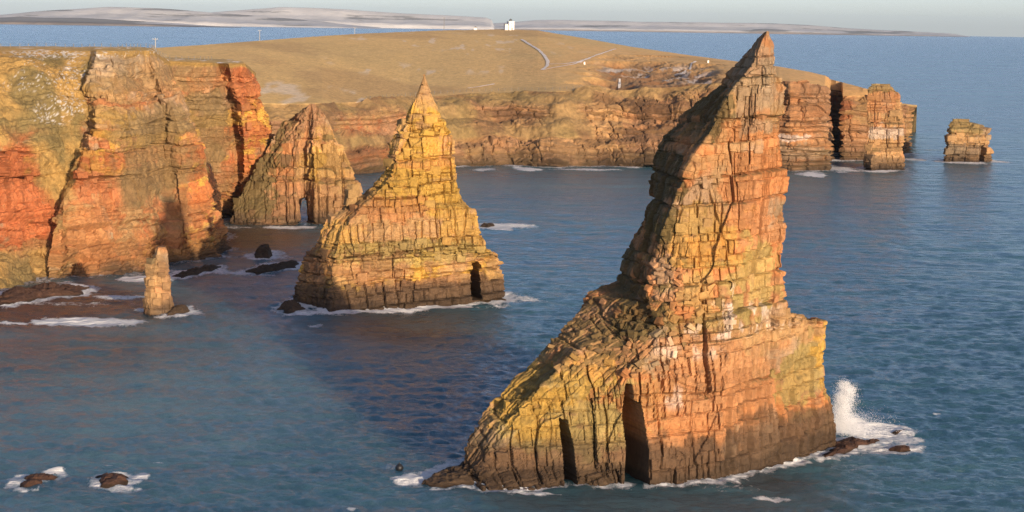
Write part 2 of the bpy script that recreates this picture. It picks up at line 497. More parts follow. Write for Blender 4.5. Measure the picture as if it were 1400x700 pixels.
zs = [(790, 560, Y0, 110, 70, LICH, .8), (720, 560, Y0, 60, 45, YEL * .9, .75), (800, 500, Y0 + 6, 55, 35, YEL, .55), (770, 470, Y0 + 8, 60, 40, BROWN * 1.5, .5), (700, 640, Y0, 60, 25, PINK * .9, .6),
      (950, 550, Y0 + 3, 100, 70, ORANGE * 1.05, .7), (1000, 520, Y0 + 4, 90, 60, PINK, .6), (960, 330, Y0 + 8, 70, 60, YEL * .9, .55), (1000, 200, Y0 + 9, 60, 90, TAN, .7), (1030, 250, Y0 + 9, 40, 90, ORANGE, .75),
      (1040, 380, Y0 + 8, 45, 50, LICH * 1.15, .7), (1100, 500, YE, 40, 50, LICH, .75), (1125, 460, YE, 14, 60, YEL, .8), (960, 400, Y0 + 7, 60, 40, LICH * 1.1, .5), (1035, 110, Y0 + 9, 30, 60, GREY * 1.1, .6),
      (1010, 425, Y0 + 7, 60, 7, GUANO, .6), (990, 452, Y0 + 6, 90, 5, GUANO, .5), (945, 478, Y0 + 5, 50, 5, GUANO, .35), (920, 540, Y0 + 3, 14, 7, GUANO, .4), (1015, 400, Y0 + 7, 16, 8, GUANO, .5),
      (1080, 592, YE - 6, 100, 40, BROWN * .6, .78), (930, 636, Y0, 75, 36, BROWN * .55, .78), (700, 650, Y0, 70, 22, BROWN * .7, .7), (830, 440, Y0 + 12, 40, 60, BROWN, .4), (893, 225, Y0 + 22, 32, 120, MOSS_SHADE * .55, .85), (862, 380, Y0 + 22, 25, 70, MOSS_SHADE * .55, .85), (962, 136, Y0 + 22, 22, 36, MOSS_SHADE * .55, .8)]  # dark olive zones paint shade onto the spire's left face
lay_main = [(5.6, 3.4, 0.45, 0.75, 0.26, 3), (1.9, 1.3, 0.17, 0.45, 0.14, 1), (0.7, 0.7, 0.06, 0.16, 0.11, 1)]
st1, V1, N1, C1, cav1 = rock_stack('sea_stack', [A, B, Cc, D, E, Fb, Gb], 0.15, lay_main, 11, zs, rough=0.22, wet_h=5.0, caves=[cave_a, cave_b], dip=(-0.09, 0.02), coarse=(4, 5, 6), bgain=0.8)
tag(st1, 'huge leaning foreground stack with shark-fin spire, rubble shoulder and two black sea caves', 'sea stack', 'sea stacks standing off the cliffs')
waterline(V1, 2.0, 0.72)
rub = (V1[:, 2] > 14) & (V1[:, 2] < 32) & (N1[:, 2] > 0.25)
scatter_blocks(st1, V1, N1, C1, 150, (0.5, 1.3), (0.4, 1.0), 5, mask=rub, proud=(0.1, 0.45), tumble=0.35)
scatter_blocks(st1, V1, N1, C1, 90, (0.6, 1.6), (0.7, 1.9), 6, mask=~cav1 & ~rub, proud=(-0.05, 0.14))

# ================================================================== THE PYRAMID STACK
Y1 = SY(560, 422)
A = [(396, 420, Y1 + 7), (399, 390, Y1 + 7), (414, 357, Y1 + 8), (438, 322, Y1 + 9), (445, 299, Y1 + 9), (470, 284, Y1 + 10), (476, 276, Y1 + 10), (489, 268, Y1 + 10.5), (497, 262, Y1 + 10.5), (512, 249, Y1 + 10.5), (526, 235, Y1 + 11), (530, 205, Y1 + 12), (533, 190, Y1 + 12), (547, 168, Y1 + 12),
     (560, 145, Y1 + 12.5), (570, 127, Y1 + 12.5), (579, 102, Y1 + 12.5)]
B = [(455, 426, None), (452, 370, Y1 + 1), (462, 320, Y1 + 3), (500, 280, Y1 + 5), (532, 250, Y1 + 6), (540, 215, Y1 + 8), (552, 175, Y1 + 9.5), (566, 140, Y1 + 11), (574, 120, Y1 + 11.5), (580, 102, Y1 + 12)]
Cc = [(570, 421, None), (570, 370, Y1 + 1.5), (572, 300, Y1 + 4.5), (577, 240, Y1 + 6.5), (580, 180, Y1 + 9), (580, 130, Y1 + 11.2), (580.5, 103, Y1 + 12)]
D = [(693, 411, None), (692, 385, SY(693, 411) + .5), (686, 350, SY(693, 411) + 1), (664, 342, Y1 + 7), (655, 308, Y1 + 8), (651, 285, Y1 + 8.5), (634, 277, Y1 + 9), (626, 245, Y1 + 9.5), (621, 215, Y1 + 10), (616, 180, Y1 + 11), (598, 150, Y1 + 12), (586, 123, Y1 + 12.5), (581, 103, Y1 + 12.5)]
E = [(670, 405, Y1 + 26), (650, 330, Y1 + 24), (628, 260, Y1 + 20), (606, 170, Y1 + 16), (581, 103, Y1 + 13)]
Fb = [(450, 410, Y1 + 26), (470, 320, Y1 + 24), (520, 255, Y1 + 20), (555, 165, Y1 + 17), (580, 102, Y1 + 13)]
zs = [(580, 210, Y1 + 8, 50, 75, YEL, .72), (570, 255, Y1 + 6, 70, 45, YEL, .7), (470, 330, Y1 + 3, 40, 30, YEL, .5), (560, 310, Y1 + 4, 90, 25, TAN * 1.05, .5), (630, 310, Y1 + 6, 40, 40, YEL * .9, .6),
      (530, 290, Y1 + 5, 60, 20, ORANGE, .6), (590, 225, Y1 + 7, 50, 8, ORANGE, .5), (560, 350, Y1 + 2, 110, 22, LICH, .65), (520, 375, Y1, 120, 24, PINK * .85, .6), (580, 130, Y1 + 11, 20, 40, TAN, .7),
      (420, 390, Y1 + 4, 30, 50, BROWN, .7), (675, 385, Y1 + 7, 26, 30, TAN * .95, .7), (540, 405, Y1, 150, 18, BROWN * .75, .85), (480, 270, Y1 + 8, 26, 14, TAN, .6)]
lay_mid = [(4.6, 5.0, 0.4, 0.8, 0.3, 2), (1.9, 2.0, 0.18, 0.55, 0.19, 1), (0.85, 1.0, 0.06, 0.18, 0.16, 1)]
cave_c = ([(644, 364), (652, 363), (656, 375), (657, 414), (644, 414)], Y1 + 5, 9, -0.4)
cave_d = ([(446, 380), (450, 378), (453, 420), (447, 420)], Y1 + 3, 5, -0.4)
st2, V2, N2, C2, cav2 = rock_stack('sea_stack', [A, B, Cc, D, E, Fb], 0.21, lay_mid, 23, zs, rough=0.33, base=[TAN, YEL * .95, TAN * 1.05, ORANGE, PINK], wet_h=4.2, caves=[cave_c, cave_d], dip=(-0.07, 0.0), coarse=(3, 4, 5), ledge_moss=.3, bgain=1.5)
tag(st2, 'yellow pyramid-shaped stack with a needle tip, standing in the bay left of the shark-fin spire', 'sea stack', 'sea stacks standing off the cliffs')
waterline(V2, 3.5, 0.95)
scatter_blocks(st2, V2, N2, C2, 70, (1.0, 3.0), (0.8, 2.2), 8, mask=~cav2, proud=(-0.05, 0.16))
for q_, (px_, py_, w_, h_) in enumerate([(483, 275, 3.0, 2.0), (481.5, 265, 2.5, 1.9), (483, 257, 2.0, 1.5)]):   # leaning pillar left of the main tower
    pin = bpy.data.objects.new('rock_block', BLOCKS[3 + q_]); link(pin, st2)
    pin.location = P(px_, py_, Y1 + 9.5) - np.array(st2.location); pin.scale = (w_, w_ * .9, h_); pin.rotation_euler = (0, .06, .2 + q_ * .3); pin.color = (.33, .205, .085, 1)

# ================================================================== THE LITTLE STACK IN THE BAY
Y2 = SY(215, 430)
A = [(195, 428, Y2 + 1), (198, 395, Y2 + 1), (199, 372, Y2 + 1.2), (202, 358, Y2 + 1.5), (211, 354, Y2 + 1.5), (213, 339, Y2 + 2)]
B = [(205, 431, None), (207, 390, Y2 + .3), (213, 360, Y2 + .8), (216, 339, Y2 + 1)]
Cc = [(236, 430, None), (233, 400, Y2 + 1.2), (230, 368, Y2 + 1.6), (229, 344, Y2 + 2), (226, 338, Y2 + 2)]
D = [(242, 427, Y2 + 5), (234, 400, Y2 + 5), (230, 366, Y2 + 4.5), (228, 338, Y2 + 4)]
E = [(208, 424, Y2 + 7), (206, 380, Y2 + 6), (214, 350, Y2 + 5), (216, 339, Y2 + 4)]
st3, V3, N3, C3, _c = rock_stack('sea_stack', [A, B, Cc, D, E], 0.2, [(2.6, 3, 0.25, 0.3, 0.3, 2), (1.1, 1.3, 0.16, 0.2, 0.2, 1)], 31, [(210, 385, Y2, 14, 40, TAN * 1.1, .9), (230, 400, Y2 + 1, 12, 40, BROWN, .5)], rough=0.12, base=[TAN, PINK, TAN, ORANGE, GREY], wet_h=2.6)
tag(st3, 'small thin stepped rock pillar standing in the bay before the red cliff', 'sea stack', 'sea stacks standing off the cliffs')
waterline(V3, 1.5, 0.3)
scatter_blocks(st3, V3, N3, C3, 14, (1.2, 2.0), (1.0, 1.7), 9, proud=(0.05, 0.3))

# ================================================================== FIN WITH AN ARCH
Y3 = SY(400, 306)
A = [(312, 305, Y3 - 2), (322, 275, Y3 + 2), (340, 245, Y3 + 5), (360, 212, Y3 + 8), (376, 182, Y3 + 11), (386, 168, Y3 + 13), (402, 163, Y3 + 13), (410, 152, Y3 + 12), (424, 142, Y3 + 12)]
B = [(350, 308, None), (362, 265, Y3 + 1), (385, 215, Y3 + 4), (400, 180, Y3 + 7), (412, 155, Y3 + 9), (425, 142, Y3 + 10)]
Cc = [(405, 308, None), (405, 250, Y3 + 1), (408, 200, Y3 + 4), (415, 165, Y3 + 7), (425.5, 142, Y3 + 10)]
X_ = [(417, 306, Y3 + 7), (415, 250, Y3 + 7.5), (417, 200, Y3 + 9), (421, 160, Y3 + 11), (426, 142, Y3 + 10.5)]
D = [(432, 307, None), (430, 250, Y3 + 1.5), (428, 200, Y3 + 5), (430, 165, Y3 + 8), (427, 142, Y3 + 10.5)]
E = [(500, 305, Y3 + 4), (492, 262, Y3 + 6), (485, 240, Y3 + 8), (472, 208, Y3 + 10), (458, 187, Y3 + 11), (442, 152, Y3 + 11.5), (432, 143, Y3 + 11.5)]
Fb = [(500, 300, Y3 + 12), (480, 230, Y3 + 15), (455, 180, Y3 + 15), (430, 142, Y3 + 13)]
Gb = [(420, 300, Y3 + 12), (405, 200, Y3 + 16), (405, 160, Y3 + 16), (426, 142, Y3 + 13.5)]
Hb = [(330, 300, Y3 + 14), (372, 200, Y3 + 18), (392, 166, Y3 + 17), (425, 142, Y3 + 13)]
hole_px = [(409, 310), (410, 288), (413, 272), (417, 270), (420, 283), (421, 310)]
holew = np.array([P(a, b, Y3 + 3) for a, b in hole_px])[:, [0, 2]]
def hole_keep(Pt, f):
    # sight line from the viewpoint is nearly parallel to the tunnel, so the same opening is cut front and back
    c = Pt[f].mean(1)
    k = (Y3 + 3) / c[:, 1]
    q = np.stack([c[:, 0] * k, (c[:, 2] - CAM_H) * k + CAM_H], -1)
    return ~inside(q, holew)
zs = [(385, 230, Y3, 20, 50, ORANGE, .8), (380, 280, Y3, 40, 30, PINK, .7), (340, 270, Y3, 26, 50, BROWN * 1.2, .75), (450, 225, Y3 + 5, 40, 70, TAN * .55 + YEL * .35, .7), (420, 160, Y3 + 9, 24, 30, BROWN * .9, .8), (430, 280, Y3 + 2, 60, 30, BROWN * 1.3, .6), (345, 248, Y3 + 2, 26, 75, MOSS_SHADE * .8, .85), (380, 190, Y3 + 5, 14, 30, MOSS_SHADE * .8, .85), (425, 160, Y3 + 9, 20, 25, BROWN * 1.6, .7), (430, 215, Y3 + 4, 10, 30, YEL, .6), (395, 185, Y3 + 6, 16, 30, BROWN * 1.3, .6)]  # olive zones on the left flank are its shade, painted in
st4, V4, N4, C4, _c = rock_stack('rock_fin', [A, B, Cc, X_, D, E, Fb, Gb, Hb], 0.27, [(6, 2.3, 0.7, 0.9, 0.42, 5), (2.4, 1.4, 0.25, 0.36, 0.3, 1)], 41, zs, rough=0.26, base=[TAN, PINK, TAN, ORANGE, GREY], wet_h=3.0, mask_fn=hole_keep, ang=0.2, bgain=0.7)
tag(st4, 'jagged brown rock fin with a small see-through sea arch, between red cliff and yellow pyramid', 'rock fin')
waterline(V4, 3.0, 0.4)
scatter_blocks(st4, V4, N4, C4, 24, (1.6, 2.8), (1.8, 3.6), 10, proud=(0.0, 0.25), mask=np.abs(V4[:, 0] - holew[:, 0].mean()) > 4)
# rock lining of the arch, from the front face through to the back
ring = []
for (a, b) in hole_px:
    ring.append(np.array([P(a, b, Y3 + 1.0), P(a, b, Y3 + 17.0)]))
ring = np.array(ring)
nr = len(ring)
tv = []
for t in np.linspace(0, 1, 9):
    tv.append(ring[:, 0] * (1 - t) + ring[:, 1] * t)
tv = np.array(tv)
cc = tv.mean(1, keepdims=True)
tv = cc + (tv - cc) * (1.0 + 0.06 * rng.random(tv.shape))
fc = grid_faces(9, nr, False)
lin = raw_mesh('arch_tunnel', tv.reshape(-1, 3) - np.array(st4.location), fc, M_ROCK, np.tile(BROWN, (9 * nr, 1)), parent=st4)

# ================================================================== STACKS OFF THE FAR HEADLAND
Y5 = SY(1208, 232)
A = [(1180, 231, Y5 + 1), (1186, 200, Y5 + 1), (1188, 170, Y5 + 1.5), (1185, 150, Y5 + 2), (1186, 122, Y5 + 2), (1192, 117, Y5 + 4)]
B = [(1190, 233, None), (1193, 200, Y5 + .5), (1194, 160, Y5 + 1), (1193, 125, Y5 + 2), (1198, 115, Y5 + 4)]
Cc = [(1236, 233, None), (1232, 215, Y5 + .8), (1231, 170, Y5 + 1.5), (1228, 145, Y5 + 2), (1228, 127, Y5 + 2.5), (1216, 118, Y5 + 4)]
D = [(1239, 231, Y5 + 6), (1234, 200, Y5 + 8), (1232, 150, Y5 + 9), (1229, 128, Y5 + 9), (1216, 119, Y5 + 8)]
E = [(1200, 225, Y5 + 16), (1200, 150, Y5 + 15), (1195, 118, Y5 + 9)]
zf = [(1210, 205, Y5, 30, 30, TAN * 1.15, .6), (1210, 180, Y5, 30, 8, GUANO * .8, .5), (1205, 140, Y5, 25, 20, ORANGE * .9, .6), (1208, 118, Y5 + 4, 30, 7, MOSS_SHADE * 1.6, .7)]
st5, V5, N5, C5, _c = rock_stack('sea_stack', [A, B, Cc, D, E], 0.33, [(4.2, 5, 0.7, 0.7, 0.5, 2), (1.6, 2.4, 0.3, 0.4, 0.35, 1)], 51, zf, rough=0.3, base=[TAN, PINK, TAN, ORANGE, GREY], wet_h=4.5)
tag(st5, 'banded square tower of rock standing against the right-hand end of the far headland', 'sea stack', 'sea stacks standing off the cliffs')
waterline(V5, 5, 0.7)
scatter_blocks(st5, V5, N5, C5, 12, (3, 5), (2, 3), 12, proud=(0.1, 0.5))

Y6 = SY(1325, 222)
A = [(1288, 218, Y6 + 3), (1293, 190, Y6 + 4), (1297, 172, Y6 + 5), (1304, 164, Y6 + 6)]
B = [(1292, 221, None), (1297, 195, Y6 + 1), (1302, 175, Y6 + 3), (1310, 163, Y6 + 6)]
Cc = [(1340, 222, None), (1341, 195, Y6 + 1.5), (1340, 180, Y6 + 3), (1325, 166, Y6 + 6)]
D = [(1360, 219, Y6 + 6), (1358, 208, Y6 + 6), (1352, 200, Y6 + 7), (1351, 178, Y6 + 7), (1345, 172, Y6 + 9), (1326, 167, Y6 + 8)]
E = [(1345, 212, Y6 + 22), (1342, 180, Y6 + 18), (1320, 166, Y6 + 11)]
Fb = [(1300, 212, Y6 + 22), (1303, 180, Y6 + 18), (1308, 164, Y6 + 11)]
zf = [(1310, 205, Y6, 40, 12, GREY * .75, .8), (1320, 192, Y6, 40, 5, TAN * 1.1, .8), (1322, 172, Y6 + 3, 40, 12, MOSS_SHADE * 1.5, .8)]
cave_e = ([(1340, 204), (1346, 196), (1348, 222), (1339, 222)], Y6 + 3, 7, -0.2)
st6, V6, N6, C6, _c = rock_stack('sea_stack', [A, B, Cc, D, E, Fb], 0.33, [(4.0, 5, 0.5, 0.6, 0.5, 2), (1.6, 2.4, 0.25, 0.36, 0.35, 1)], 61, zf, rough=0.28, base=[BROWN * 1.4, TAN, TAN, GREY, GREY], wet_h=4.0, caves=[cave_e])
tag(st6, 'squat flat-topped rock islet standing alone in open sea beyond the headland', 'sea stack', 'sea stacks standing off the cliffs')
waterline(V6, 6, 0.8)
scatter_blocks(st6, V6, N6, C6, 10, (3, 5), (2, 3), 13, proud=(0.1, 0.5))

# ================================================================== LEFT SEA CLIFF (sheet from the foot to the brink)
def sheet(columns, step, M):
    cs = []
    for col in columns:
        q = np.array([S(p[0], p[1], -1.2) if p[2] is None else P(*p) for p in col])
        s = np.concatenate([[0], np.cumsum(np.linalg.norm(np.diff(q, axis=0), axis=1))]); s /= s[-1]
        t = np.linspace(0, 1, M)
        cs.append(np.stack([np.interp(t, s, q[:, a]) for a in range(3)], -1))
    out = []
    for a, b in zip(cs[:-1], cs[1:]):
        n = max(3, int(np.linalg.norm(a - b, axis=1).max() / step / (5 if len(out) < 1 else 1)))
        t = np.arange(n) / n
        out.append(a[:, None, :] * (1 - t)[None, :, None] + b[:, None, :] * t[None, :, None])
    out.append(cs[-1][:, None, :])
    return np.concatenate(out, 1)

KC = [
    [(-170, 432, None), (-170, 330, 448), (-160, 200, 462), (-150, 120, 480), (-150, 68, 500)],
    [(-40, 412, None), (-40, 350, 452), (-35, 180, 464), (-30, 120, 482), (-30, 69, 502)],
    [(30, 398, None), (32, 345, 462), (42, 300, 469), (48, 200, 476), (40, 120, 492), (35, 69, 508)],
    [(58, 393, None), (56, 350, 470), (70, 250, 480), (80, 180, 490), (80, 120, 500), (75, 69, 514)],
    [(66, 391, 463), (80, 300, 477), (95, 235, 485), (108, 170, 495), (117, 120, 503), (124, 70, 511)],
    [(72, 391, None), (86, 300, 470), (110, 225, 480), (122, 160, 490), (128, 110, 498), (132, 69, 508)],
    [(140, 386, None), (146, 300, 479), (150, 200, 486), (152, 120, 497), (160, 70, 510)],
    [(215, 376, None), (215, 310, 492), (200, 200, 500), (190, 130, 508), (185, 69, 520)],
    [(252, 367.5, None), (240, 290, 507), (222, 200, 515), (209, 130, 519), (198, 69.5, 527)],
    [(272, 364, None), (262, 290, 506), (243, 200, 511), (222, 130, 517), (204, 69.5, 528)],
    [(302, 358, None), (297, 310, 514), (286, 262, 515), (262, 195, 518), (238, 130, 524), (212, 70, 532)],
    [(306, 352, 528), (300, 300, 535), (290, 262, 540), (264, 192, 545), (240, 130, 550), (218, 76, 552)],
    [(300, 304, None), (296, 255, 596), (270, 185, 585), (246, 125, 572), (232, 84, 565)],
    [(318, 304, None), (318, 230, 600), (308, 150, 590), (290, 86, 578)],
    [(324, 304, None), (326, 230, 607), (316, 150, 598), (298, 86.5, 586)],
    [(332, 304, None), (337, 225, 601), (330, 145, 592), (312, 87, 582)],
    [(345, 304, None), (362, 215, 606), (371, 182, 604), (354, 132, 597), (335, 87, 588)],
    [(395, 300, 650), (380, 210, 645), (372, 178, 640), (350, 100, 625)],
]
G = sheet(KC, 0.30, 270)
fq = G.reshape(-1, 3)
G[:, :, 0] += ((fbm(fq, .06, 4, 299, .3, .3, 1) - .5) * 9).reshape(G.shape[:2]) * np.sin(np.linspace(0, math.pi, G.shape[0]))[:, None] ** .5 * (fq[:, 1].reshape(G.shape[:2]) < 545)
Nn = grid_normals(G, False)
Pt = G.reshape(-1, 3); N = Nn.reshape(-1, 3)
d = (fbm(Pt, 0.05, 3, 301, 1, 1, .45) - 0.5) * (9.0 - 6.5 * sstep(545, 570, Pt[:, 1])) + (fbm(Pt, 0.5, 4, 302) - 0.5) * 1.3 + (fbm(Pt, .5, 3, 303, 1, 1, .2) - .5) * 1.2 + (fbm(Pt + np.stack([Pt[:, 0] * 0, Pt[:, 0] * 0, Pt[:, 0] * .07], -1), .8, 3, 304, .06, .06, 1) - .5) * 1.1
rockness = np.ones(len(Pt))
gz = [(40, 115, 490, 75, 66, 1), (92, 150, 495, 30, 70, 1), (84, 225, 480, 24, 66, 1), (228, 175, 515, 26, 44, .85), (210, 245, 500, 28, 34, .85), (235, 280, 510, 26, 24, .6), (20, 370, 460, 60, 26, .8), (88, 250, 480, 16, 40, .8), (200, 110, 510, 40, 26, .45), (205, 190, 500, 40, 45, .75), (262, 150, 560, 40, 12, .6), (170, 130, 500, 20, 60, .3), (232, 215, 510, 26, 40, .7), (300, 195, 590, 25, 14, .6), (320, 250, 600, 20, 14, .4)]
gm = np.zeros(len(Pt))
for q, (a, b, c_, e, f_, s_) in enumerate(gz):
    gm = np.maximum(gm, zone(Pt, a, b, c_, e, f_, 310 + q, ns=0.12) * s_)
h = None
dj = 0
for q, (bed, cw, amp, gd, gw, span) in enumerate([(5.5, 6, 1.0, 1.0, 0.5, 2), (2.2, 2.4, 0.34, 0.7, 0.34, 1), (0.95, 1.2, 0.10, 0.24, 0.26, 1)]):
    dd, h_, hb_ = jointed(Pt, N, bed, cw, amp, gd, gw, 330 + 70 * q, 0.5, (0.07, -0.03), span)
    dj = dj + dd
    if q == 1: h, hb = h_, hb_
d = d + dj * (1 - 0.75 * gm)
tt = np.repeat(np.linspace(0, 1, G.shape[0]), G.shape[1])
edgef = np.clip((1 - tt) / 0.14, 0, 1)
V = Pt - N * d[:, None] * (-1) * edgef[:, None] if N[:, 1].mean() < 0 else Pt + N * d[:, None] * (-1) * edgef[:, None]
zs = [(20, 260, 460, 52, 100, RED, .95), (30, 320, 460, 40, 36, RED * 1.05, .7), (155, 192, 490, 40, 14, RED * 1.05, .9), (150, 250, 485, 60, 40, RED * 1.02, .65), (130, 310, 480, 40, 40, ORANGE, .7), (150, 160, 490, 40, 14, YEL, .6), (150, 125, 495, 40, 26, TAN * 1.1, .9), (150, 143, 492, 40, 3, RED, .8), (160, 92, 505, 55, 24, GREY * 1.3, .85), (215, 100, 520, 30, 26, TAN * 1.1, .7),
      (270, 290, 515, 30, 60, YEL, .75), (280, 265, 518, 22, 40, YEL * 1.05, .7), (150, 215, 490, 60, 14, YEL * .95, .5), (280, 165, 580, 50, 20, YEL * 1.05, .85), (355, 160, 598, 20, 30, YEL * 1.1, .95), (300, 120, 575, 40, 30, PINK * 1.1, .6), (340, 120, 590, 18, 50, RED * 1.05, .7), (318, 110, 585, 12, 60, RED * .95, .6), (300, 185, 590, 60, 10, RED * 1.1, .85), (325, 240, 600, 40, 30, RED * 1.1, .85), (330, 270, 605, 30, 30, PINK, .4),
      (210, 240, 500, 30, 30, TAN * 1.1, .5), (230, 160, 515, 26, 20, GREY * 1.3, .6), (20, 370, 455, 50, 25, TAN * .9, .7), (200, 350, 485, 90, 30, ORANGE * .8, .5)]
colr = rock_color(Pt, h, hb, 350, zs, [TAN, ORANGE, PINK, TAN, GREY], wet_h=2.5)
gc = mixc(np.tile(STRAW, (len(Pt), 1)), MOSS_SHADE * 1.15, sstep(0.42, 0.62, fbm(Pt, 0.12, 4, 360)))
right = sstep(-104, -92, Pt[:, 0])[:, None]
gc = gc * (1 - right) + np.array((.20, .135, .06)) * right * (.6 + .8 * fbm(Pt, .35, 4, 365))[:, None]
gc = gc * (0.7 + 0.6 * fbm(Pt, 0.9, 3, 361))[:, None]
colr = mixc(colr, STRAW, np.zeros(len(Pt)))
gmask = np.clip(gm, 0, 1) * sstep(0.25, 0.5, fbm(Pt, 0.4, 4, 362) + 0.35 * (gm > .7))
colr = colr * (1 - gmask[:, None]) + gc * gmask[:, None]
rim = sstep(0.965, 0.985, tt + (fbm(Pt, 0.3, 3, 363) - .5) * .04)
colr = mixc(colr, STRAW * 0.95, rim)
# old snow lying in the gully and along the brink
for (a, b, c_, e, f_, th) in [(75, 74, 508, 60, 6, .42), (20, 80, 500, 60, 4, .55), (100, 100, 505, 16, 26, .5), (92, 150, 500, 26, 14, .5), (30, 100, 490, 16, 14, .56), (170, 74, 510, 40, 4, .56), (60, 120, 495, 45, 8, .56)]:
    z_ = zone(Pt, a, b, c_, e, f_, 370 + int(a)) * sstep(th + .08, th + .14, fbm(Pt, 1.9, 4, 371, 1, 1, 2))
    colr = mixc(colr, SNOW * .62, z_ * .75)
f = grid_faces(G.shape[0], G.shape[1])
cliff = raw_mesh('cliff', V, f, M_ROCK, colr)
tag(cliff, kind='structure')
waterline(V, 3.5, 0.55)
fr = (gm < 0.3)
Nc = N * (1 if N[:, 1].mean() < 0 else -1)
scatter_blocks(cliff, V, Nc, colr, 70, (1.2, 3.0), (1.0, 2.4), 14, zmin=9, mask=fr & (V[:, 0] > -125) & (tt < .9), proud=(-0.05, 0.16))
edge_top = G[-1]                                              # brink line

# clifftop pasture behind the brink
rows = []
E0 = edge_top[::6]
for k, (back, dz) in enumerate([(0, 0.0), (3, 0.35), (8, 0.5), (18, 0.5), (40, 0.3), (80, -0.4), (140, -2.0), (240, -6)]):
    r = E0.copy(); r[:, 1] += back; r[:, 0] -= back * 0.25; r[:, 2] += dz
    rows.append(r)
G2 = np.array(rows)
Rr = []
for a, b in zip(G2[:-1], G2[1:]):
    for t in np.arange(6) / 6:
        Rr.append(a * (1 - t) + b * t)
Rr.append(G2[-1]); G2 = np.array(Rr)
Pq = G2.reshape(-1, 3).copy()
Pq[:, 2] += (fbm(Pq, 0.3, 4, 380) - 0.5) * 0.6
Pq[:G2.shape[1]] = G2[0]
cq = mixc(np.tile(STRAW * .9, (len(Pq), 1)), MOSS_SHADE * 1.4, sstep(.45, .65, fbm(Pq, .08, 4, 381)))
cq = mixc(cq, SNOW * .9, sstep(.6, .66, fbm(Pq, .5, 4, 382)) * (np.abs(Pq[:, 0] + 100) < 25) * .8)
pasture = raw_mesh('clifftop_pasture', Pq, grid_faces(*G2.shape[:2]), M_FARROCK, cq, smooth=True)
tag(pasture, kind='structure')

# ================================================================== FAR HEADLAND (cliffs, grass slope, crest)
pxs = np.concatenate([np.arange(-120, 420, 6), np.arange(420, 560, 1.5), np.arange(560, 1050, 1.1), np.arange(1050, 1254, 0.7)])
fy = np.interp(pxs, [-120, 300, 440, 470, 520, 560, 640, 700, 760, 830, 890, 1000, 1068, 1080, 1128, 1130.5, 1136, 1150, 1152, 1185, 1222, 1226, 1240, 1254],
               [262, 258, 250, 244, 238, 233, 230.5, 229, 231.5, 230, 232, 234, 236, 237, 236, 226, 212, 212, 222, 222, 221, 214, 214, 212])
ey = np.interp(pxs, [-120, 230, 300, 400, 480, 560, 640, 760, 860, 950, 1000, 1065, 1100, 1128, 1131, 1150, 1152, 1187, 1222, 1228, 1254],
               [140, 140, 140, 142, 140, 134, 128, 125, 121, 115, 112, 110, 113, 119, 122, 124, 131, 131, 135, 143, 146])
steep = np.interp(pxs, [-120, 900, 1000, 1060, 1254], [1.0, 1.0, .7, .22, .15])
cy = np.interp(pxs, [-120, 0, 212, 290, 355, 420, 490, 550, 600, 650, 690, 735, 800, 860, 940, 1000, 1065, 1110, 1150, 1180, 1225, 1232, 1254],
               [68, 67.5, 65, 60, 55, 50, 45.5, 43, 41, 40, 39.5, 41, 52, 63, 75, 83, 93, 102, 112, 120, 131, 141.5, 144])
cD = np.interp(pxs, [-120, 212, 355, 490, 600, 690, 800, 900, 1000, 1100, 1180, 1228, 1254], [900, 930, 1030, 1180, 1290, 1350, 1300, 1230, 1140, 1020, 940, 925, 920])
cols = []
for i in range(len(pxs)):
    px = pxs[i]
    f0 = S(px, fy[i], -1.0)
    st_ = steep[i]
    De = f0[1] + 46 * st_ + 4
    if px > 1129 and px < 1151.5:
        De = f0[1] + 3
    e0 = P(px, ey[i], De)
    hgt = e0[2] - f0[2]
    # bay slopes are a rock foot, a grassy bench and a broken crag; the outer end is sheer
    prof = [(0, 0), (.30, .14), (.36, .30), (.55, .42), (.62, .60), (.82, .68), (.93, .86), (1, 1)] if st_ > .5 else [(0, 0), (.3, .1), (.36, .2), (.6, .35), (.66, .5), (.85, .7), (.95, .85), (1, 1)]
    seg = []
    for (zf_, yf_) in prof:
        Yq = f0[1] + (De - f0[1]) * yf_
        k = f0[0] + (e0[0] - f0[0]) * yf_
        seg.append((k, Yq, f0[2] + hgt * zf_))
    c0 = P(px, cy[i], max(cD[i], De + 8))
    last = np.array(seg[-1])
    for t in (0.08, 0.25, 0.5, 0.75, 0.92):
        q = last * (1 - t) + c0 * t
        q[2] += min(4.0, 0.06 * (c0[1] - last[1])) * math.sin(math.pi * t) * 0.7
        seg.append(tuple(q))
    seg.append(tuple(c0))
    dk = c0[0] / c0[1]
    for bk, dz in ((40, -2.5), (150, -16), (400, -60)):
        seg.append((c0[0] + dk * bk, c0[1] + bk, c0[2] + dz))
    cols.append(np.array(seg))
K = np.array(cols)                                           # px, row, 3
counts = [30, 8, 28, 10, 32, 12, 16] + [10, 14, 26, 26, 20, 10] + [6, 3, 2]
G3 = []
for r, n in enumerate(counts):
    for t in np.arange(n) / n:
        G3.append(K[:, r] * (1 - t) + K[:, r + 1] * t)
G3.append(K[:, -1])
G3 = np.array(G3)
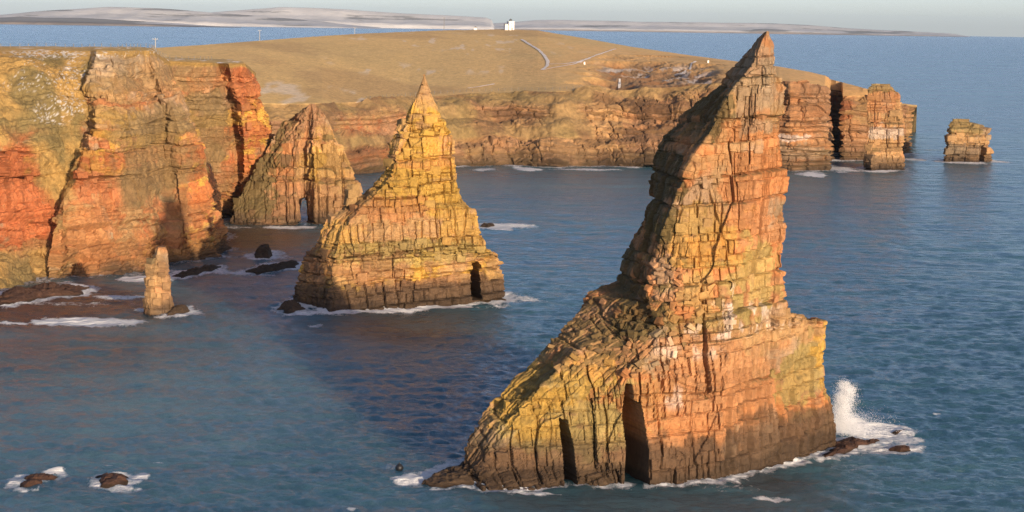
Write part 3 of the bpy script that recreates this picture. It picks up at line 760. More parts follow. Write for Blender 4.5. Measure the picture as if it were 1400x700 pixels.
# soften the profile of the grass only
ncl = sum(counts[:7])
for _ in range(5):
    G3[ncl + 1:-1] = (G3[ncl:-2] + 2 * G3[ncl + 1:-1] + G3[ncl + 2:]) / 4
Nn = grid_normals(G3, False)
if Nn[:, :, 2].mean() < 0: Nn = -Nn
Pt = G3.reshape(-1, 3); N = Nn.reshape(-1, 3)
rowi = np.repeat(np.arange(G3.shape[0]), G3.shape[1])
pxv = np.tile(pxs, G3.shape[0])
clf = (rowi < ncl).astype(float)
outer = sstep(1020, 1075, pxv)
zr = np.clip(rowi / ncl, 0, 1)
crag = clf * np.clip(np.maximum(outer, np.maximum(sstep(0.33, 0.26, zr) * 0.9, sstep(.42, .5, zr) * sstep(.86, .74, zr) * sstep(.34, .46, fbm(Pt, .03, 3, 401, 1, 1, .4)))), 0, 1)
crag = np.maximum(crag, clf * sstep(805, 815, pxv) * sstep(.95, .85, zr))
d = (fbm(Pt, 0.035, 3, 402, 1, 1, .4) - .5) * 10 * clf + (fbm(Pt, .14, 4, 404, 1, 1, .25) - .5) * 4 * clf + (fbm(Pt, .55, 3, 405, .05, .05, 1) - .5) * 3.0 * crag * (0.6 + 0.4 * crag) + (fbm(Pt, .3, 4, 403) - .5) * (1.6 * clf + .35)
h = None
for q, (bed, cw, amp, gd, gw, span) in enumerate([(5.0, 8, .7, 1.2, .6, 2), (2.3, 5, .35, .9, .45, 1)]):
    dd, h_, hb_ = jointed(Pt, N, bed, cw, amp, gd, gw, 420 + q * 50, .3, (0.01, 0), span)
    d = d + dd * crag
    h, hb = h_, hb_
# the old quarry scar in the hillside
qs = np.maximum(zone(Pt, 870, 92, 1150, 75, 13, 430, ns=.06), zone(Pt, 905, 97, 1130, 50, 9, 431, ns=.06))
qs = qs * (1 - clf)
d = d - qs * (3.5 + 6.0 * (fbm(Pt, .12, 4, 432) - .5))
topf = np.clip((ncl - rowi) / 3.0, 0, 1) * clf + (1 - clf)
V = Pt + N * (d * np.where(rowi >= ncl, 1, np.maximum(topf, .15)))[:, None]
gA = np.array((0.54, 0.36, 0.145)); gB = np.array((0.58, 0.335, 0.13)); gG = np.array((0.44, 0.31, 0.13))
warm = sstep(-40, 90, Pt[:, 0] + (fbm(Pt, .008, 3, 440) - .5) * 160)
gr = mixc(np.tile(gA, (len(Pt), 1)), gB, warm)
gr = mixc(gr, gG, sstep(.5, .65, fbm(Pt, .012, 4, 441, 1, .5, 1)) * .7)
gr = mixc(gr, BROWN, sstep(.54, .66, fbm(Pt, .02, 5, 442, .6, .5, 1)) * .4)
gr = gr * (.8 + .4 * fbm(Pt, .25, 4, 443))[:, None]
snowl = sstep(.60, .68, fbm(Pt, .13, 5, 444, 1, .22, 1)) * sstep(.5, .58, fbm(Pt, .010, 2, 445, .6, 1, 1)) * (1 - clf)
gr = mixc(gr, SNOW * .8, snowl * .42 * sstep(80, -40, Pt[:, 0]))
slope = mixc(np.tile(np.array((.235, .16, .066)), (len(Pt), 1)), np.array((.29, .185, .08)), sstep(.4, .62, fbm(Pt, .05, 4, 450)))
slope = slope * (.7 + .6 * fbm(Pt, .25, 4, 451))[:, None]
slope = mixc(slope, BROWN * .75, sstep(.5, .66, fbm(Pt, .07, 5, 452, 1, 1, .6)) * .8)
fz = [(490, 195, 870, 45, 35, RED * .8, .7), (540, 215, 870, 60, 14, ORANGE * .8, .5), (1100, 190, 800, 45, 60, ORANGE * .95, .5), (1105, 215, 800, 45, 12, GREY, .7), (1090, 165, 800, 30, 25, PINK, .6), (1165, 165, 860, 25, 40, RED * .75, .7), (1100, 200, 800, 40, 6, GUANO * .7, .6), (1240, 180, 900, 20, 50, BROWN * 1.2, .8), (780, 200, 850, 60, 20, TAN * 1.0, .6), (820, 180, 850, 50, 14, TAN, .5), (835, 165, 850, 26, 40, TAN * 1.1, .8), (775, 168, 860, 26, 14, BROWN * .5, .9), (700, 165, 860, 60, 12, BROWN * .6, .8), (890, 145, 860, 24, 20, BROWN * .55, .85), (930, 160, 860, 30, 40, BROWN, .6)]  # brown right of the upright edge paints the shade of its turned-away face
rk = rock_color(Pt, h, hb, 460, fz, [BROWN * 1.45, TAN * .9, PINK * .85, TAN, BROWN * 1.2], wet_h=4.5)
band = sstep(.5, .62, fbm(Pt, .45, 3, 461, .04, .04, 1))
rk = mixc(rk, BROWN * .55, band * .65 * (1 - .5 * outer))
cm = np.clip(crag, 0, 1)
colr = np.where((rowi < ncl)[:, None], slope * (1 - cm[:, None]) + rk * cm[:, None], gr)
colr = mixc(colr, BROWN * 1.2, qs * .9)
colr = mixc(colr, ORANGE * .7, qs * sstep(.5, .6, fbm(Pt, .08, 4, 470)) * .6)
colr = mixc(colr, SNOW * .75, qs * sstep(.55, .62, fbm(Pt, .16, 4, 471)) * zone(Pt, 880, 84, 1150, 70, 7, 433, ns=.05) * .6)
head = raw_mesh('headland', V, grid_faces(*G3.shape[:2]), M_FARROCK, colr)
tag(head, kind='structure')
waterline(V[np.flatnonzero((pxv > 600))], 5.0, 0.75)
HV = V.reshape(G3.shape)

def on_head(px, py):
    """point of the headland surface at a place given by photo pixel (used once, to drape paths and stand things)"""
    ci = int(np.argmin(np.abs(pxs - px)))
    a = HV[ncl:-12, ci]
    rel = (a - np.array([0, 0, CAM_H])) @ RMn
    v = 350 - F * rel[:, 1] / -rel[:, 2]
    m_ = np.maximum.accumulate(-v)                          # climbs towards the skyline
    q_ = np.array([np.interp(-py, m_ + np.arange(len(m_)) * 1e-5, a[:, k]) for k in range(3)])
    q_[0] += (px - pxs[ci]) * q_[1] / F
    return q_

# ------------------------------------------------------------------ paths on the headland
M_PATH = plain('path_gravel', (0.88, 0.78, 0.66), 0.9, 0.4, .1)
from mathutils.bvhtree import BVHTree
_sub = HV[ncl - 4:]
HEAD_TREE = BVHTree.FromPolygons(_sub.reshape(-1, 3).tolist(), grid_faces(*_sub.shape[:2]).tolist())
def path(name, pts, wd):
    w_ = np.array([on_head(*p) for p in pts])
    s = np.concatenate([[0], np.cumsum(np.linalg.norm(np.diff(w_, axis=0), axis=1))])
    n = max(8, int(s[-1] / 2.5))
    c = np.stack([np.interp(np.linspace(0, s[-1], n), s, w_[:, k]) for k in range(3)], -1)
    for _ in range(2):
        c[1:-1] = (c[:-2] + c[1:-1] * 2 + c[2:]) / 4
    t = np.gradient(c, axis=0); t[:, 2] = 0
    t /= np.linalg.norm(t, axis=1, keepdims=True) + 1e-9
    nrm = np.stack([-t[:, 1], t[:, 0], t[:, 2] * 0], -1)
    wv = wd * (0.8 + 0.5 * rng.random(n))[:, None]
    Gp = np.stack([c - nrm * wv, c, c + nrm * wv], 0)
    for a in range(3):
        for b in range(n):
            hit = HEAD_TREE.ray_cast(Vector((Gp[a, b, 0], Gp[a, b, 1], 200)), Vector((0, 0, -1)))
            if hit[0] is not None:
                Gp[a, b, 2] = hit[0].z + 0.2
    o = raw_mesh(name, Gp.reshape(-1, 3), grid_faces(3, n), M_PATH, smooth=True)
    return tag(o, kind='structure')
path('path', [(713, 54), (724, 61), (736, 68), (744, 76), (749, 84), (748, 91), (741, 96)], .8)
path('path', [(741, 96), (762, 92), (785, 88), (800, 82), (818, 75), (842, 67)], .6)
path('path', [(752, 88), (770, 88), (790, 85), (806, 80)], .8)
path('path', [(640, 121), (660, 118), (676, 115)], .6)
path('path', [(932, 101), (944, 92), (952, 84)], 0.5)
path('path', [(846, 121), (847, 114), (847, 108)], .5)

# ================================================================== ISLANDS BEYOND THE FIRTH
def island(name, D, outline, seed, depth, snow, cliffc, base_y):
    depth = depth * .35
    px = np.arange(outline[0][0], outline[-1][0] + .1, 2.0)
    ty = np.interp(px, [o[0] for o in outline], [o[1] for o in outline])
    q = np.array([P(a, b, D + depth * .5) for a, b in zip(px, ty)])
    zc = -(D * D) / (2 * EARTH)
    top = np.maximum(q[:, 2] + (fbm(np.stack([px * .02, px * 0, px * 0], -1), 1, 4, seed) - .5) * 6, zc + 1)
    rows = []
    for t, hf in [(0, -.25), (0.03, .0), (.06, .22), (.09, .30), (.2, .42), (.32, .60), (.42, .85), (.5, 1.0), (.6, .9), (1.0, -.2)]:
        Yk = D + depth * t
        x = q[:, 0] * Yk / (D + depth * .5)
        z = zc + (top - zc) * hf + (0 if hf <= 0 else 1) * (fbm(np.stack([px * .05, px * 0 + t * 30, px * 0], -1), 1, 4, seed + 3) - .5) * (top - zc) * .12 * (1 if 0.05 < t < .48 else 0)
        rows.append(np.stack([x, np.full(len(x), Yk), z], -1))
    rows = np.array(rows)
    R2 = []
    for a, b in zip(rows[:-1], rows[1:]):
        for t in np.arange(5) / 5:
            R2.append(a * (1 - t) + b * t)
    R2.append(rows[-1])
    Gi = np.array(R2)
    Pi = Gi.reshape(-1, 3)
    tt = np.repeat(np.arange(Gi.shape[0]), Gi.shape[1]) / Gi.shape[0]
    Pi2 = Pi.copy()
    Pi2[:, 2] += (fbm(Pi, .003, 3, seed + 9) - .5) * 10 * (tt > .15)
    n1 = fbm(Pi, .005, 5, seed + 5, .45, .8, 10) * .6 + fbm(Pi, .0015, 3, seed + 6, 1, 1, 4) * .4
    c = mixc(np.tile(np.array((.22, .21, .20)), (len(Pi), 1)), SNOW * .66, sstep(.56 - snow * .26, .62 - snow * .26, n1))
    c = mixc(c, np.array((.21, .17, .14)) * (.6 + .8 * fbm(Pi, .012, 3, seed + 8, 1, .2, .4))[:, None].clip(0, 2), sstep(cliffc, cliffc - .08, tt) * .9)
    o = raw_mesh(name, Pi2, grid_faces(*Gi.shape[:2]), M_ISLE, c, smooth=True)
    return tag(o, kind='structure')
island('island_hills', 13000, [(-140, 22), (-60, 23), (0, 24), (30, 22.5), (60, 24), (110, 23.5), (150, 26), (200, 29), (250, 32), (290, 35), (330, 37)], 501, 1600, .15, .5, 34)
island('island_hills', 15500, [(-160, 16), (-60, 18), (0, 19.5), (60, 15), (110, 11.5), (150, 9.5), (200, 11), (250, 14), (300, 18), (350, 21), (400, 26), (470, 33), (520, 38)], 511, 2500, .8, .12, 36)
island('island_hills', 17500, [(240, 21), (300, 16), (350, 12), (385, 9.5), (420, 10.5), (470, 13), (530, 17), (590, 20), (640, 22.5), (664, 24), (672, 27), (676, 36)], 521, 2500, .85, .1, 38)
island('island_hills', 18500, [(600, 40), (640, 35), (690, 31), (730, 28), (780, 27.5), (830, 28), (880, 30), (940, 30.5), (1000, 31), (1060, 32), (1110, 34.5), (1160, 39), (1210, 41.5), (1260, 44), (1300, 46), (1326, 50)], 531, 2600, .75, .22, 46)

# ================================================================== ROCKS AWASH
def awash(label, pts_px, hgt, seed, colr=None, group=None):
    """low reef: outline given on the water, rises to a ragged bedded back"""
    cen = np.mean([S(*p) for p in pts_px], 0)
    poly = np.array([S(*p)[:2] for p in pts_px]) - cen[:2]
    m = 72
    s = np.concatenate([[0], np.cumsum(np.linalg.norm(np.diff(np.vstack([poly, poly[:1]]), axis=0), axis=1))])
    pl = np.vstack([poly, poly[:1]])
    q = np.linspace(0, s[-1], m, endpoint=False)
    ring = np.stack([np.interp(q, s, pl[:, k]) for k in range(2)], -1)
    rows = []
    R = 26
    for r in np.linspace(0, 1, R):
        k = 1 - r
        z = -0.8 + (hgt + .8) * (1 - k ** 3.0) ** 0.8
        rows.append(np.concatenate([ring * (k * .98 + .02) * 1.04, np.full((m, 1), z)], 1))
    Gk = np.array(rows); Pk = Gk.reshape(-1, 3)
    W = Pk + np.array([cen[0], cen[1], 0])
    nz = fbm(W, .35, 4, seed)
    Vk = Pk.copy()
    up = np.clip((Pk[:, 2] + .8) / (hgt + .8), 0, 1)
    Vk[:, 2] += up * (nz - .55) * min(hgt, 1.6) * 1.7
    Vk[:, 2] += up * (hsh(np.floor(W[:, 0] / .9), np.floor(W[:, 1] / 1.1), 0, seed) - .5) * hgt * .35
    Vk[:, 2] = np.where(up > 0.2, np.floor(Vk[:, 2] / (hgt * .14)) * hgt * .14 * .7 + Vk[:, 2] * .3, Vk[:, 2])
    Vk[:, :2] *= (1 + (fbm(W, .6, 3, seed + 1) - .5) * .5)[:, None]
    base = colr if colr is not None else WET * 1.3
    c = np.tile(base, (len(Vk), 1)) * (.6 + .8 * fbm(W, 1.0, 3, seed + 2))[:, None]
    c = mixc(c, WET * .7, sstep(.35, .0, Vk[:, 2]))
    o = raw_mesh('rock', Vk, grid_faces(R, m, True), M_ROCK, c)
    o.location = (cen[0], cen[1], 0)
    tag(o, label, 'rock', group)
    WATERLINES.append((ring + cen[:2], 1.6 * cen[1] / 300, 0.75))
    return o
RB = np.array((.085, .045, .03))
GA = 'low rocks washed by the sea'
awash('low red-brown rock awash in the lower left corner, leftmost one', [(20, 664), (30, 652), (55, 648), (84, 644), (86, 652), (64, 662), (50, 669), (30, 670)], .7, 601, RB, GA)
awash('low red-brown rock awash with a white foam curl on its right, lower left', [(128, 650), (150, 648), (178, 650), (182, 660), (160, 666), (135, 666)], .7, 602, RB, GA)
awash('dark flat rock shelf at the left foot of the shark-fin stack', [(565, 664), (585, 652), (610, 640), (640, 632), (660, 640), (655, 664), (620, 668), (590, 667)], 1.15, 603, WET * 1.2, GA)
awash('brown rock shelf at the right foot of the shark-fin stack, under the spray', [(1120, 618), (1140, 606), (1165, 598), (1180, 603), (1210, 601), (1206, 608), (1180, 611), (1150, 622), (1120, 630)], .9, 604, RB * .8, GA)
awash('small rock breaking the foam at far right of the brown shelf', [(1212, 616), (1228, 610), (1250, 611), (1248, 617), (1230, 619)], .5, 605, RB * .8, GA)
awash('square dark boulder standing in the bay between red cliff and yellow pyramid', [(346, 350), (352, 345), (370, 344), (374, 350), (368, 354), (350, 354)], 2.3, 606, WET, GA)
awash('long flat dark reef slanting across the bay left of the yellow pyramid', [(334, 372), (360, 366), (390, 361), (410, 359), (408, 366), (380, 371), (350, 374)], 1.2, 607, WET, GA)
awash('dark reef running out from the foot of the red buttress', [(232, 378), (260, 371), (290, 365), (304, 364), (300, 370), (270, 376), (245, 380)], 1.0, 608, WET, GA)
awash('rocky foreshore ledge at the foot of the red cliff, far left', [(-30, 420), (0, 402), (60, 394), (100, 391), (125, 394), (110, 404), (60, 408), (10, 418)], 1.6, 609, RB * .9, GA)
awash('low dark ledge at the foot of the little rock pillar', [(228, 432), (236, 422), (256, 420), (264, 426), (250, 430)], 1.3, 610, WET * 1.2, GA)
awash('low dark ledge at the left foot of the yellow pyramid', [(374, 424), (390, 416), (410, 416), (420, 424), (400, 428)], 1.3, 611, WET * 1.2, GA)
awash('dark rock with a wave breaking on it, right of the yellow pyramid', [(652, 312), (662, 306), (676, 306), (680, 310), (666, 313)], .9, 612, WET, GA)
awash('thin rock showing through foam furthest right of the spray', [(1215, 592), (1232, 588), (1246, 589), (1238, 593), (1222, 594)], .35, 613, RB * .8, GA)

# ------------------------------------------------------------------ dark float
bm = bmesh.new()
bmesh.ops.create_uvsphere(bm, u_segments=20, v_segments=12, radius=.55)
for v in bm.verts:
    v.co.z *= .95
    if v.co.z > .4: v.co.z += .04
me = bpy.data.meshes.new('float_body'); bm.to_mesh(me); bm.free(); me.materials.append(M_BUOY)
for p in me.polygons: p.use_smooth = True
bo = bpy.data.objects.new('mooring_float', None); link(bo); q = S(546, 642); bo.location = (q[0], q[1], 0.25)
tag(bo, 'small round black float bobbing on the water left of the dark shelf', 'float')
fb = bpy.data.objects.new('float_body', me); link(fb, bo)
bm = bmesh.new(); bmesh.ops.create_cone(bm, cap_ends=True, segments=12, radius1=.12, radius2=.08, depth=.2)
me = bpy.data.meshes.new('float_eye'); bm.to_mesh(me); bm.free(); me.materials.append(M_BUOY)
fe = bpy.data.objects.new('float_eye', me); link(fe, bo); fe.location = (0, 0, .62)

# ================================================================== LIGHTHOUSE, POLES, FENCES
def box_bm(bm, cx, cy, cz, sx, sy, sz):
    r = bmesh.ops.create_cube(bm, size=1.0)
    for v in r['verts']:
        v.co = Vector((cx + v.co.x * sx, cy + v.co.y * sy, cz + v.co.z * sz))
def cyl_bm(bm, cx, cy, z0, z1, r0, r1, n=16):
    r = bmesh.ops.create_cone(bm, cap_ends=True, segments=n, radius1=r0, radius2=r1, depth=z1 - z0)
    for v in r['verts']:
        v.co += Vector((cx, cy, (z0 + z1) / 2))
def part(name, parent, mat, fn):
    bm = bmesh.new(); fn(bm)
    me = bpy.data.meshes.new(name); bm.to_mesh(me); bm.free(); me.materials.append(mat)
    o = bpy.data.objects.new(name, me)
    return link(o, parent)

q = on_head(698, 41)
lh = bpy.data.objects.new('lighthouse', None); link(lh); lh.location = (q[0], q[1], q[2] - 0.3); lh.rotation_euler = (0, 0, .35); lh.scale = (.8, .8, .9)
tag(lh, 'small white square-towered lighthouse with dark lantern on top of the grassy hill', 'lighthouse')
tw = part('tower', lh, M_WHITE, lambda b: box_bm(b, 0, 0, 3.1, 4.6, 4.6, 6.2))
part('parapet', lh, M_WHITE, lambda b: box_bm(b, 0, 0, 6.35, 5.1, 5.1, .4))
la = part('lantern', lh, M_GLASS, lambda b: cyl_bm(b, 0, 0, 6.56, 7.6, 1.15, 1.15, 12))
part('dome', la, M_DARK, lambda b: (cyl_bm(b, 0, 0, 7.61, 8.1, 1.35, .7, 12), cyl_bm(b, 0, 0, 8.11, 8.6, .3, .08, 8)))
part('annexe', lh, M_WHITE, lambda b: box_bm(b, -3.7, .6, 2.2, 2.7, 3.2, 4.4))
part('annexe_roof', lh, M_DARK, lambda b: box_bm(b, -3.72, .6, 4.56, 3.0, 3.5, .3))
part('door', lh, M_DARK, lambda b: box_bm(b, .4, -2.33, 1.05, .95, .08, 2.1))
for zc in (3.2, 5.0):
    part('window', tw, M_GLASS, lambda b, zc=zc: box_bm(b, 0.2, -2.33, zc, .6, .07, .9))

q = on_head(650, 41)
hut = bpy.data.objects.new('hut', None); link(hut); hut.location = (q[0], q[1], q[2] - .2)
tag(hut, 'tiny white hut on the hill crest left of the lighthouse', 'hut')
part('wall', hut, M_WHITE, lambda b: box_bm(b, 0, 0, .9, 1.8, 1.6, 1.8))
part('roof', hut, M_DARK, lambda b: cyl_bm(b, 0, 0, 1.81, 2.4, 1.35, .1, 4))

def marker(px, py, hgt, label):
    q = on_head(px, py)
    o = bpy.data.objects.new('marker_post', None); link(o); o.location = (q[0], q[1], q[2] - .2)
    tag(o, label, 'post', 'white markers on the headland')
    part('shaft', o, M_WHITE, lambda b: box_bm(b, 0, 0, hgt / 2, .8, .8, hgt))
    part('cap', o, M_WHITE, lambda b: cyl_bm(b, 0, 0, hgt + .01, hgt + .3, .6, .15, 8))
marker(799, 88, 1.3, 'small white marker beside the forking path on the headland')
marker(968, 86, 1.3, 'small white marker at the right end of the quarry scar')
marker(1000, 82, 1.0, 'small white marker on the skyline right of the quarry scar') if False else None

def pole(px, top, bot, Y, label):
    b0 = P(px, bot, Y); hgt = (bot - top) * Y / F
    o = bpy.data.objects.new('utility_pole', None); link(o); o.location = b0 - np.array([0, 0, .6])
    tag(o, label, 'pole', 'poles along the headland road')
    mt = M_PALEWOOD if px < 500 else M_WOOD
    part('post', o, mt, lambda b: cyl_bm(b, 0, 0, 0, hgt + .6, .16, .11, 10))
    ca = part('crossarm', o, mt, lambda b: box_bm(b, 0, -.14, hgt + .2, 1.7, .12, .14))
    for dx in (-.7, .7):
        part('insulator', ca, M_WHITE, lambda b, dx=dx: cyl_bm(b, dx, -.14, hgt + .28, hgt + .48, .07, .05, 8))
pole(212.5, 52, 69, 640, 'pale pole rising just behind the left cliff brink')
pole(355, 41, 55, 1025, 'pale pole on the skyline above the red cliff')
pole(485, 37, 46, 1170, 'short pale pole on the skyline, middle of three on the left')
pole(607, 24, 41, 1290, 'dark pole on the skyline left of the white lighthouse')

post_me = None
def fence(name, pts, label, hgt, spacing, mat, group=None):
    pts = np.array(pts)
    s = np.concatenate([[0], np.cumsum(np.linalg.norm(np.diff(pts, axis=0), axis=1))])
    n = int(s[-1] / spacing) + 1
    c = np.stack([np.interp(np.linspace(0, s[-1], n), s, pts[:, k]) for k in range(3)], -1)
    o = bpy.data.objects.new(name, None); link(o); o.location = c[0]
    tag(o, label, 'fence', group)
    bm = bmesh.new(); cyl_bm(bm, 0, 0, -.3, hgt, .085, .07, 8)
    me = bpy.data.meshes.new('post'); bm.to_mesh(me); bm.free(); me.materials.append(mat)
    for k in range(n):
        p = bpy.data.objects.new('post', me); link(p, o); p.location = c[k] - c[0]
        p.rotation_euler = (random.uniform(-.06, .06), random.uniform(-.06, .06), 0); p.scale = (1, 1, random.uniform(.85, 1.2))
    for zz in (.35, .7, .95):
        def wire(b, zz=zz):
            for k in range(n - 1):
                a, e = c[k] - c[0], c[k + 1] - c[0]
                q = [a + (0, 0, zz * hgt - .012), e + (0, 0, zz * hgt - .012), e + (0, 0, zz * hgt + .012), a + (0, 0, zz * hgt + .012)]
                fr_ = [b.verts.new(tuple(v + np.array([0, -.012, 0]))) for v in q]
                bk_ = [b.verts.new(tuple(v + np.array([0, .012, 0]))) for v in q]
                b.faces.new(fr_); b.faces.new(bk_[::-1])
                for m_ in range(4):
                    b.faces.new([fr_[m_], bk_[m_], bk_[(m_ + 1) % 4], fr_[(m_ + 1) % 4]])
        part('wire', o, M_DARK, wire)
    return o
bk = G2[13]
fp = [bk[i] for i in range(0, bk.shape[0], 4) if -175 < bk[i][0] < -86]
fence('fence', fp, 'post and wire fence along the top of the left red cliff', 1.1, 2.4, M_WOOD)
ee = HV[ncl + 2]
fp = [ee[i] for i in range(len(pxs)) if 500 < pxs[i] < 850][::12]
fence('fence', fp, 'post and wire fence along the brink of the far headland slope', 1.3, 3.2, M_WOOD)

# ================================================================== SEA
R_MAX = 33000.0
na = 680
half = math.radians(16.6)
ang = np.concatenate([np.linspace(-half, half, na), np.linspace(half, 2 * math.pi - half, 60)[1:-1]])
rr = [90.0]
while rr[-1] < R_MAX:
    r = rr[-1]
    stp = max(0.5, r * r / (F * CAM_H) * 1.05) if r < 1500 else r * r / (F * CAM_H) * 1.0
    if r < 200: stp = 1.2
    rr.append(r + min(stp, r * .08))
rr[-1] = R_MAX
rr = np.array(rr)
RR, AA = np.meshgrid(rr, ang, indexing='ij')
X = RR * np.sin(AA); Yw = RR * np.cos(AA)
Z = -(RR ** 2) / (2 * EARTH)
cellx = RR * (2 * half / na); celly = np.maximum(0.5, RR ** 2 / (F * CAM_H) * 1.05)
wr = np.random.default_rng(99)
near = (RR < 5000) & (np.abs(np.where(AA > math.pi, AA - 2 * math.pi, AA)) <= half + .001)
dzw = np.zeros_like(Z)
amp_mod = 0.65 + 0.7 * fbm(np.stack([X.ravel(), Yw.ravel(), X.ravel() * 0], -1), .012, 3, 700).reshape(X.shape)
for k in range(84):
    lam = 1.1 * (20 / 1.1) ** (wr.random() ** 2.0)
    th = wr.normal(math.radians(-102), 0.75)              # heading of the waves: in from the open sea on the right
    kx, ky = math.cos(th) * 2 * math.pi / lam, math.sin(th) * 2 * math.pi / lam
    a = 0.0125 * lam ** 0.42
    ph = wr.random() * 6.28
    proj = np.abs(math.cos(th)) * cellx + np.abs(math.sin(th)) * celly
    fd = np.clip((lam / proj - 2.0) / 1.5, 0, 1)
    arg = kx * X + ky * Yw + ph
    dzw += np.where(near, a * fd * (np.sin(arg) + .22 * np.cos(2 * arg)), 0)
Z = Z + dzw * amp_mod
# foam gathers round every rock foot, and in the named streaks
foam = np.zeros(X.size); Xf, Yf = X.ravel(), Yw.ravel()
P2 = np.stack([Xf, Yf, Xf * 0], -1)
fine = np.zeros(X.size); sel = np.flatnonzero((RR.ravel() < 1300) & near.ravel())
fine[sel] = fbm(P2[sel], .55, 4, 710, 1, .6, 1)
lace = np.zeros(X.size); lace[sel] = fbm(P2[sel], .14, 4, 711, 1, .7, 1)
for (q, reach, strg) in WATERLINES:
    if len(q) == 0: continue
    mn, mx_ = q.min(0) - reach * 2.2, q.max(0) + reach * 2.2
    s_ = np.flatnonzero((Xf > mn[0]) & (Xf < mx_[0]) & (Yf > mn[1]) & (Yf < mx_[1]) & near.ravel())
    for c0 in range(0, len(s_), 20000):
        ss = s_[c0:c0 + 20000]
        dd = np.sqrt(((Xf[ss][:, None] - q[None, :, 0]) ** 2 + (Yf[ss][:, None] - q[None, :, 1]) ** 2).min(1))
        foam[ss] = np.maximum(foam[ss], strg * sstep(reach * 2, 0.1, dd + (lace[ss] - .5) * reach * 3))
streaks = [(140, 441, 85, 7, .95), (200, 424, 28, 3, .8), (160, 406, 40, 3, .75), (195, 382, 45, 4, .9), (90, 386, 20, 3, .6), (12, 443, 26, 3, .8), (40, 414, 40, 4, .5), (120, 416, 60, 4, .5), (280, 372, 50, 5, .7),
           (370, 352, 45, 6, .6), (380, 362, 50, 6, .7), (340, 374, 60, 3, .7), (395, 311, 40, 2.5, .9), (320, 311, 30, 2, .6), (600, 418, 95, 6, .95), (520, 420, 30, 5, 1), (440, 427, 45, 3, .85), (690, 311, 34, 6, 1.0), (715, 310, 24, 3, .7), (720, 410, 36, 5, .7),
           (1190, 590, 50, 13, 1.0), (1165, 585, 34, 14, 1.0), (1235, 600, 34, 8, .7), (1190, 615, 60, 6, .75), (1080, 634, 62, 7, .85), (1050, 682, 40, 5, .75), (740, 674, 55, 3, .8), (690, 672, 30, 3, .7),
           (556, 656, 22, 8, .95), (600, 669, 40, 3, .7), (76, 645, 18, 7, 1.0), (60, 660, 45, 8, .35), (193, 651, 17, 7, 1.0), (170, 668, 36, 4, .75), (150, 637, 14, 3, .8), (215, 632, 20, 3, .6), (150, 655, 70, 16, .4),
           (1112, 238, 24, 4, .9), (1150, 232, 30, 3.5, .8), (1196, 234, 22, 2.5, .9), (1322, 222, 44, 2.5, .8), (1250, 218, 26, 2.5, .8), (720, 231, 18, 3, 1.0), (810, 232, 50, 2, .8), (660, 231.5, 30, 2, .7), (1270, 205, 30, 3, .5),
           (430, 445, 12, 2, .6), (535, 637, 12, 6, .5), (480, 698, 14, 4, .9), (620, 600, 12, 2, .0), (1350, 588, 20, 3, .4), (1280, 566, 8, 2, .6), (1145, 640, 60, 12, .35), (1000, 668, 60, 5, .4)]
for (a, b, e, f_, s_) in streaks:
    q = S(a, b); sx = e * q[1] / F; sy = f_ * q[1] ** 2 / (F * CAM_H)
    ii = np.flatnonzero((np.abs(Xf - q[0]) < sx * 2) & (np.abs(Yf - q[1]) < sy * 2) & near.ravel())
    r = np.sqrt(((Xf[ii] - q[0]) / sx) ** 2 + ((Yf[ii] - q[1]) / sy) ** 2) + (lace[ii] - .5) * 1.6
    foam[ii] = np.maximum(foam[ii], s_ * sstep(1.3, .4, r))
foam_v = foam
Z.ravel()[:] += foam_v * .16 * (RR.ravel() < 1200) * (.2 + fine)
# browner sea colour in the left bay and under the stacks: painted rock reflections
rock_refl = np.zeros(X.size)
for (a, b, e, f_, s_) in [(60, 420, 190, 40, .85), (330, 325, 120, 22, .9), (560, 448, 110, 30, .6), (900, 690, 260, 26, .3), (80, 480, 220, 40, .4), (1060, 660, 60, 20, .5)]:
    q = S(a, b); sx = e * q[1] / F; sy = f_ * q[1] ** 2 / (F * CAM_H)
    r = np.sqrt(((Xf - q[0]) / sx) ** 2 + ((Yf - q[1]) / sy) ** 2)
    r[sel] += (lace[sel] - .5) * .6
    rock_refl = np.maximum(rock_refl, s_ * sstep(1.3, .3, r))
sky_refl = np.zeros(X.size)  # bright sky mirrored in the left water, painted as paler sea colour
for (a, b, e, f_, s_) in [(230, 560, 330, 130, .9), (470, 500, 170, 70, .6), (120, 480, 220, 60, .5), (560, 690, 120, 30, .5)]:
    q = S(a, b); sx = e * q[1] / F; sy = f_ * q[1] ** 2 / (F * CAM_H)
    r = np.sqrt(((Xf - q[0]) / sx) ** 2 + ((Yf - q[1]) / sy) ** 2)
    r[sel] += (lace[sel] - .5) * .9
    sky_refl = np.maximum(sky_refl, s_ * sstep(1.5, .2, r))
sky_refl = np.append(sky_refl, 0)
Vs = np.stack([X, Yw, Z], -1).reshape(-1, 3)
fs = grid_faces(len(rr), len(ang), True)[:, ::-1]
cidx = len(Vs)
Vs = np.vstack([Vs, [[0, 0, 0]]])
foam_v = np.append(foam_v, 0); rock_refl = np.append(rock_refl, 0)
k = np.arange(len(ang)); tri = np.stack([k, (k + 1) % len(ang), np.full(len(ang), cidx)], -1)[:, ::-1]

